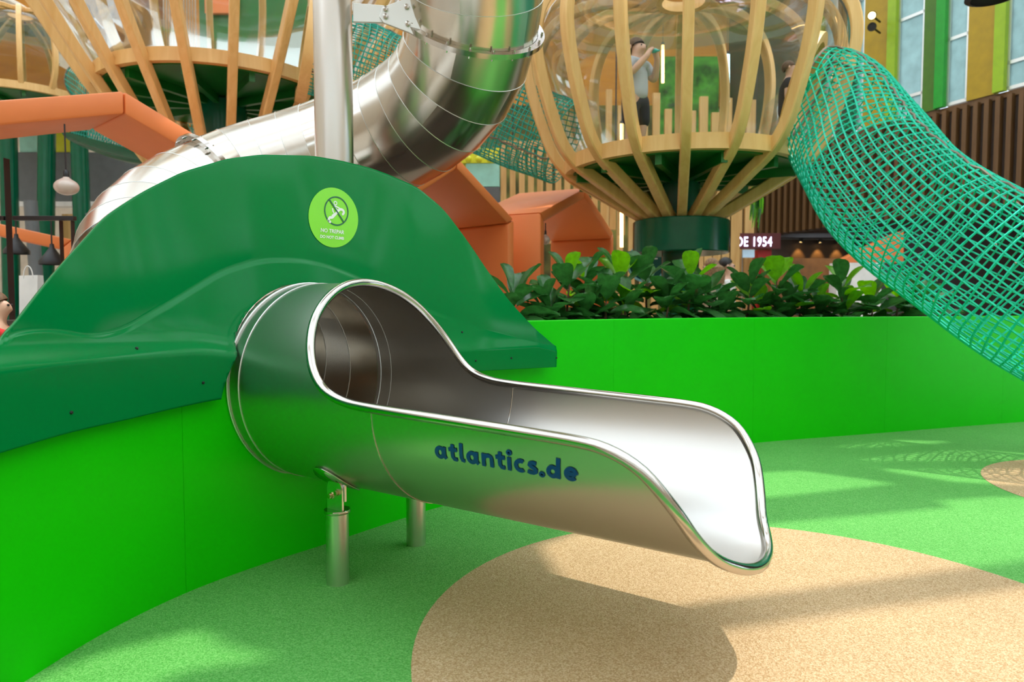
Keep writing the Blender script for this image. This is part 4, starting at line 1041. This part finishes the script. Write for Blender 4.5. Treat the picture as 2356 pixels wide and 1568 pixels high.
P('shaft', MB().tube([(at(70, 0, 12.5).x, 12.5, 0), at(70, 462, 12.5)], .11, 16), m_dgrey, pp); P('base', MB().tube([(at(70, 0, 12.5).x, 12.5, 0), (at(70, 0, 12.5).x, 12.5, .08)], .17, 16), m_dgrey, pp)
bf = thing('black_frame', 'black square-section steel frame at the left edge', 'frame', at(12, 705, 5.6)); bf.location.z = 0
bpx('upright', 8, 362, 27, 900, 5.6, m_black, bf, .07, 0.0); bpx('crossbar', 27.3, 496, 168, 506, 5.6, m_black, bf, .05)
bpx('upright', 136, 506.5, 145, 800, 5.6, m_black, bf, .05, 0.0); bpx('upright', 163, 506.5, 171, 800, 5.6, m_black, bf, .05, 0.0); bpx('crossbar', -80, 496, 7.7, 506, 5.6, m_black, bf, .05)
tbm = thing('display_table', 'dark table with bags behind the left side of the hood', 'table', at(60, 900, 5.1)); tbm.location.z = 0
a = at(18, 735, 5.1); b = at(120, 735, 5.1)
P('table_top', MB().box((a.x, 4.85, a.z - .04), (b.x + .2, 5.4, a.z)), m_darkroom, tbm, 0, .005)
for x, y in ((a.x + .04, 4.9), (b.x + .15, 4.9), (a.x + .04, 5.35), (b.x + .15, 5.35)): P('leg', MB().box((x - .025, y - .025, 0), (x + .025, y + .025, a.z - .041)), m_darkroom, tbm, 0)
bag = thing('paper_bag', 'white paper carrier bag with a twisted handle on the table', 'bag', (at(49, 0, 5.1).x, 5.05, a.z))
x0, x1 = at(29, 0, 5.05).x, at(70, 0, 5.05).x; zt = at(49, 634, 5.05).z
P('bag_body', MB().add([(x0, 5.0, a.z), (x1, 5.0, a.z), (x1, 5.1, a.z), (x0, 5.1, a.z), (x0 - .004, 5.02, zt), (x1 + .004, 5.02, zt + .004), (x1 + .004, 5.08, zt + .004), (x0 - .004, 5.08, zt)], [(0,3,2,1),(0,1,5,4),(1,2,6,5),(2,3,7,6),(3,0,4,7)]), m_paper, bag, 0)
P('handle', MB().tube([((x0+x1)/2 + .035 * math.cos(q), 5.018, zt - .02 + .09 * math.sin(q)) for q in np.linspace(0, PI, 12)], .004, 6), m_paper, bag)
bk = thing('green_basket', 'green basket with crumpled white paper beside the paper bag', 'basket', (at(90, 0, 5.1).x, 5.1, a.z)); c = Vector((at(92, 0, 5.1).x, 5.15, a.z))
P('basket', MB().lathe([(.0001, .002), (.05, .002), (.075, .22), (.07, .22), (.047, .01)], c, 20), m_mgpaint, bk)
rnd = random.Random(4)
for k in range(4): P('crumpled_paper', MB().lathe([(.04 * math.sin(q) * rnd.uniform(.7, 1.1) + .0001, -.04 * math.cos(q)) for q in np.linspace(0, PI, 6)], c + Vector((rnd.uniform(-.04, .04), rnd.uniform(-.04, .04), .235)), 8), m_paper, bk, 20)
dk = thing('green_canopy', 'dark green canopy with an orange edge seen behind the tall pod', 'canopy', at(600, 100, 12)); 
bpx('canopy_panel', 455, -120, 740, 150, 12.2, m_mgpaint, dk, .2); bpx('orange_edge', 470, -20, 545, 30, 12.1, m_orange, dk, .08); bpx('mast', 590, 150, 606, 320, 12.2, m_dgpaint, dk, .15)
bw = bpx('brown_panel', 190, -120, 372, 152, 14.2, m_rust, None, .15); tag(bw, 'rust brown panel seen through the left panes of the tall pod', 'wall panel')
lv = thing('louvre_grille', 'grey vertical louvre grille seen through the tall pod', 'louvre', at(412, 135, 13.2))
for i in range(12): bpx('louvre', 374 + i * 6.6, -60, 378 + i * 6.6, 132, 13.2, m_galv, lv, .06)
bpx('louvre_rail', 372, 132.5, 455, 138, 13.2, m_galv, lv, .08)
# cream shell roof over the far pod
cs = thing('shell_canopy', 'cream vaulted shell over the small far pod', 'canopy', at(40, 60, 17)); c = at(-30, 160, 17)
P('shell', MB().grid([[c + Vector((1.95 * math.cos(q), y, 1.62 * math.sin(q))) for q in np.linspace(0, PI, 25)] for y in (-.4, .1, .6, 1.0)]), m_cream, cs)
P('rim', MB().tube([c + Vector((1.97 * math.cos(q), -.4, 1.64 * math.sin(q))) for q in np.linspace(0, PI, 33)], .07, 8), m_cream, cs)
P('dark_skylight', MB().lathe([(.0001, .16), (.3, .14), (.55, .06), (.6, 0)], at(45, 62, 16.2), 24), M('dark_blue_dome', (.02, .03, .06), .1), cs)
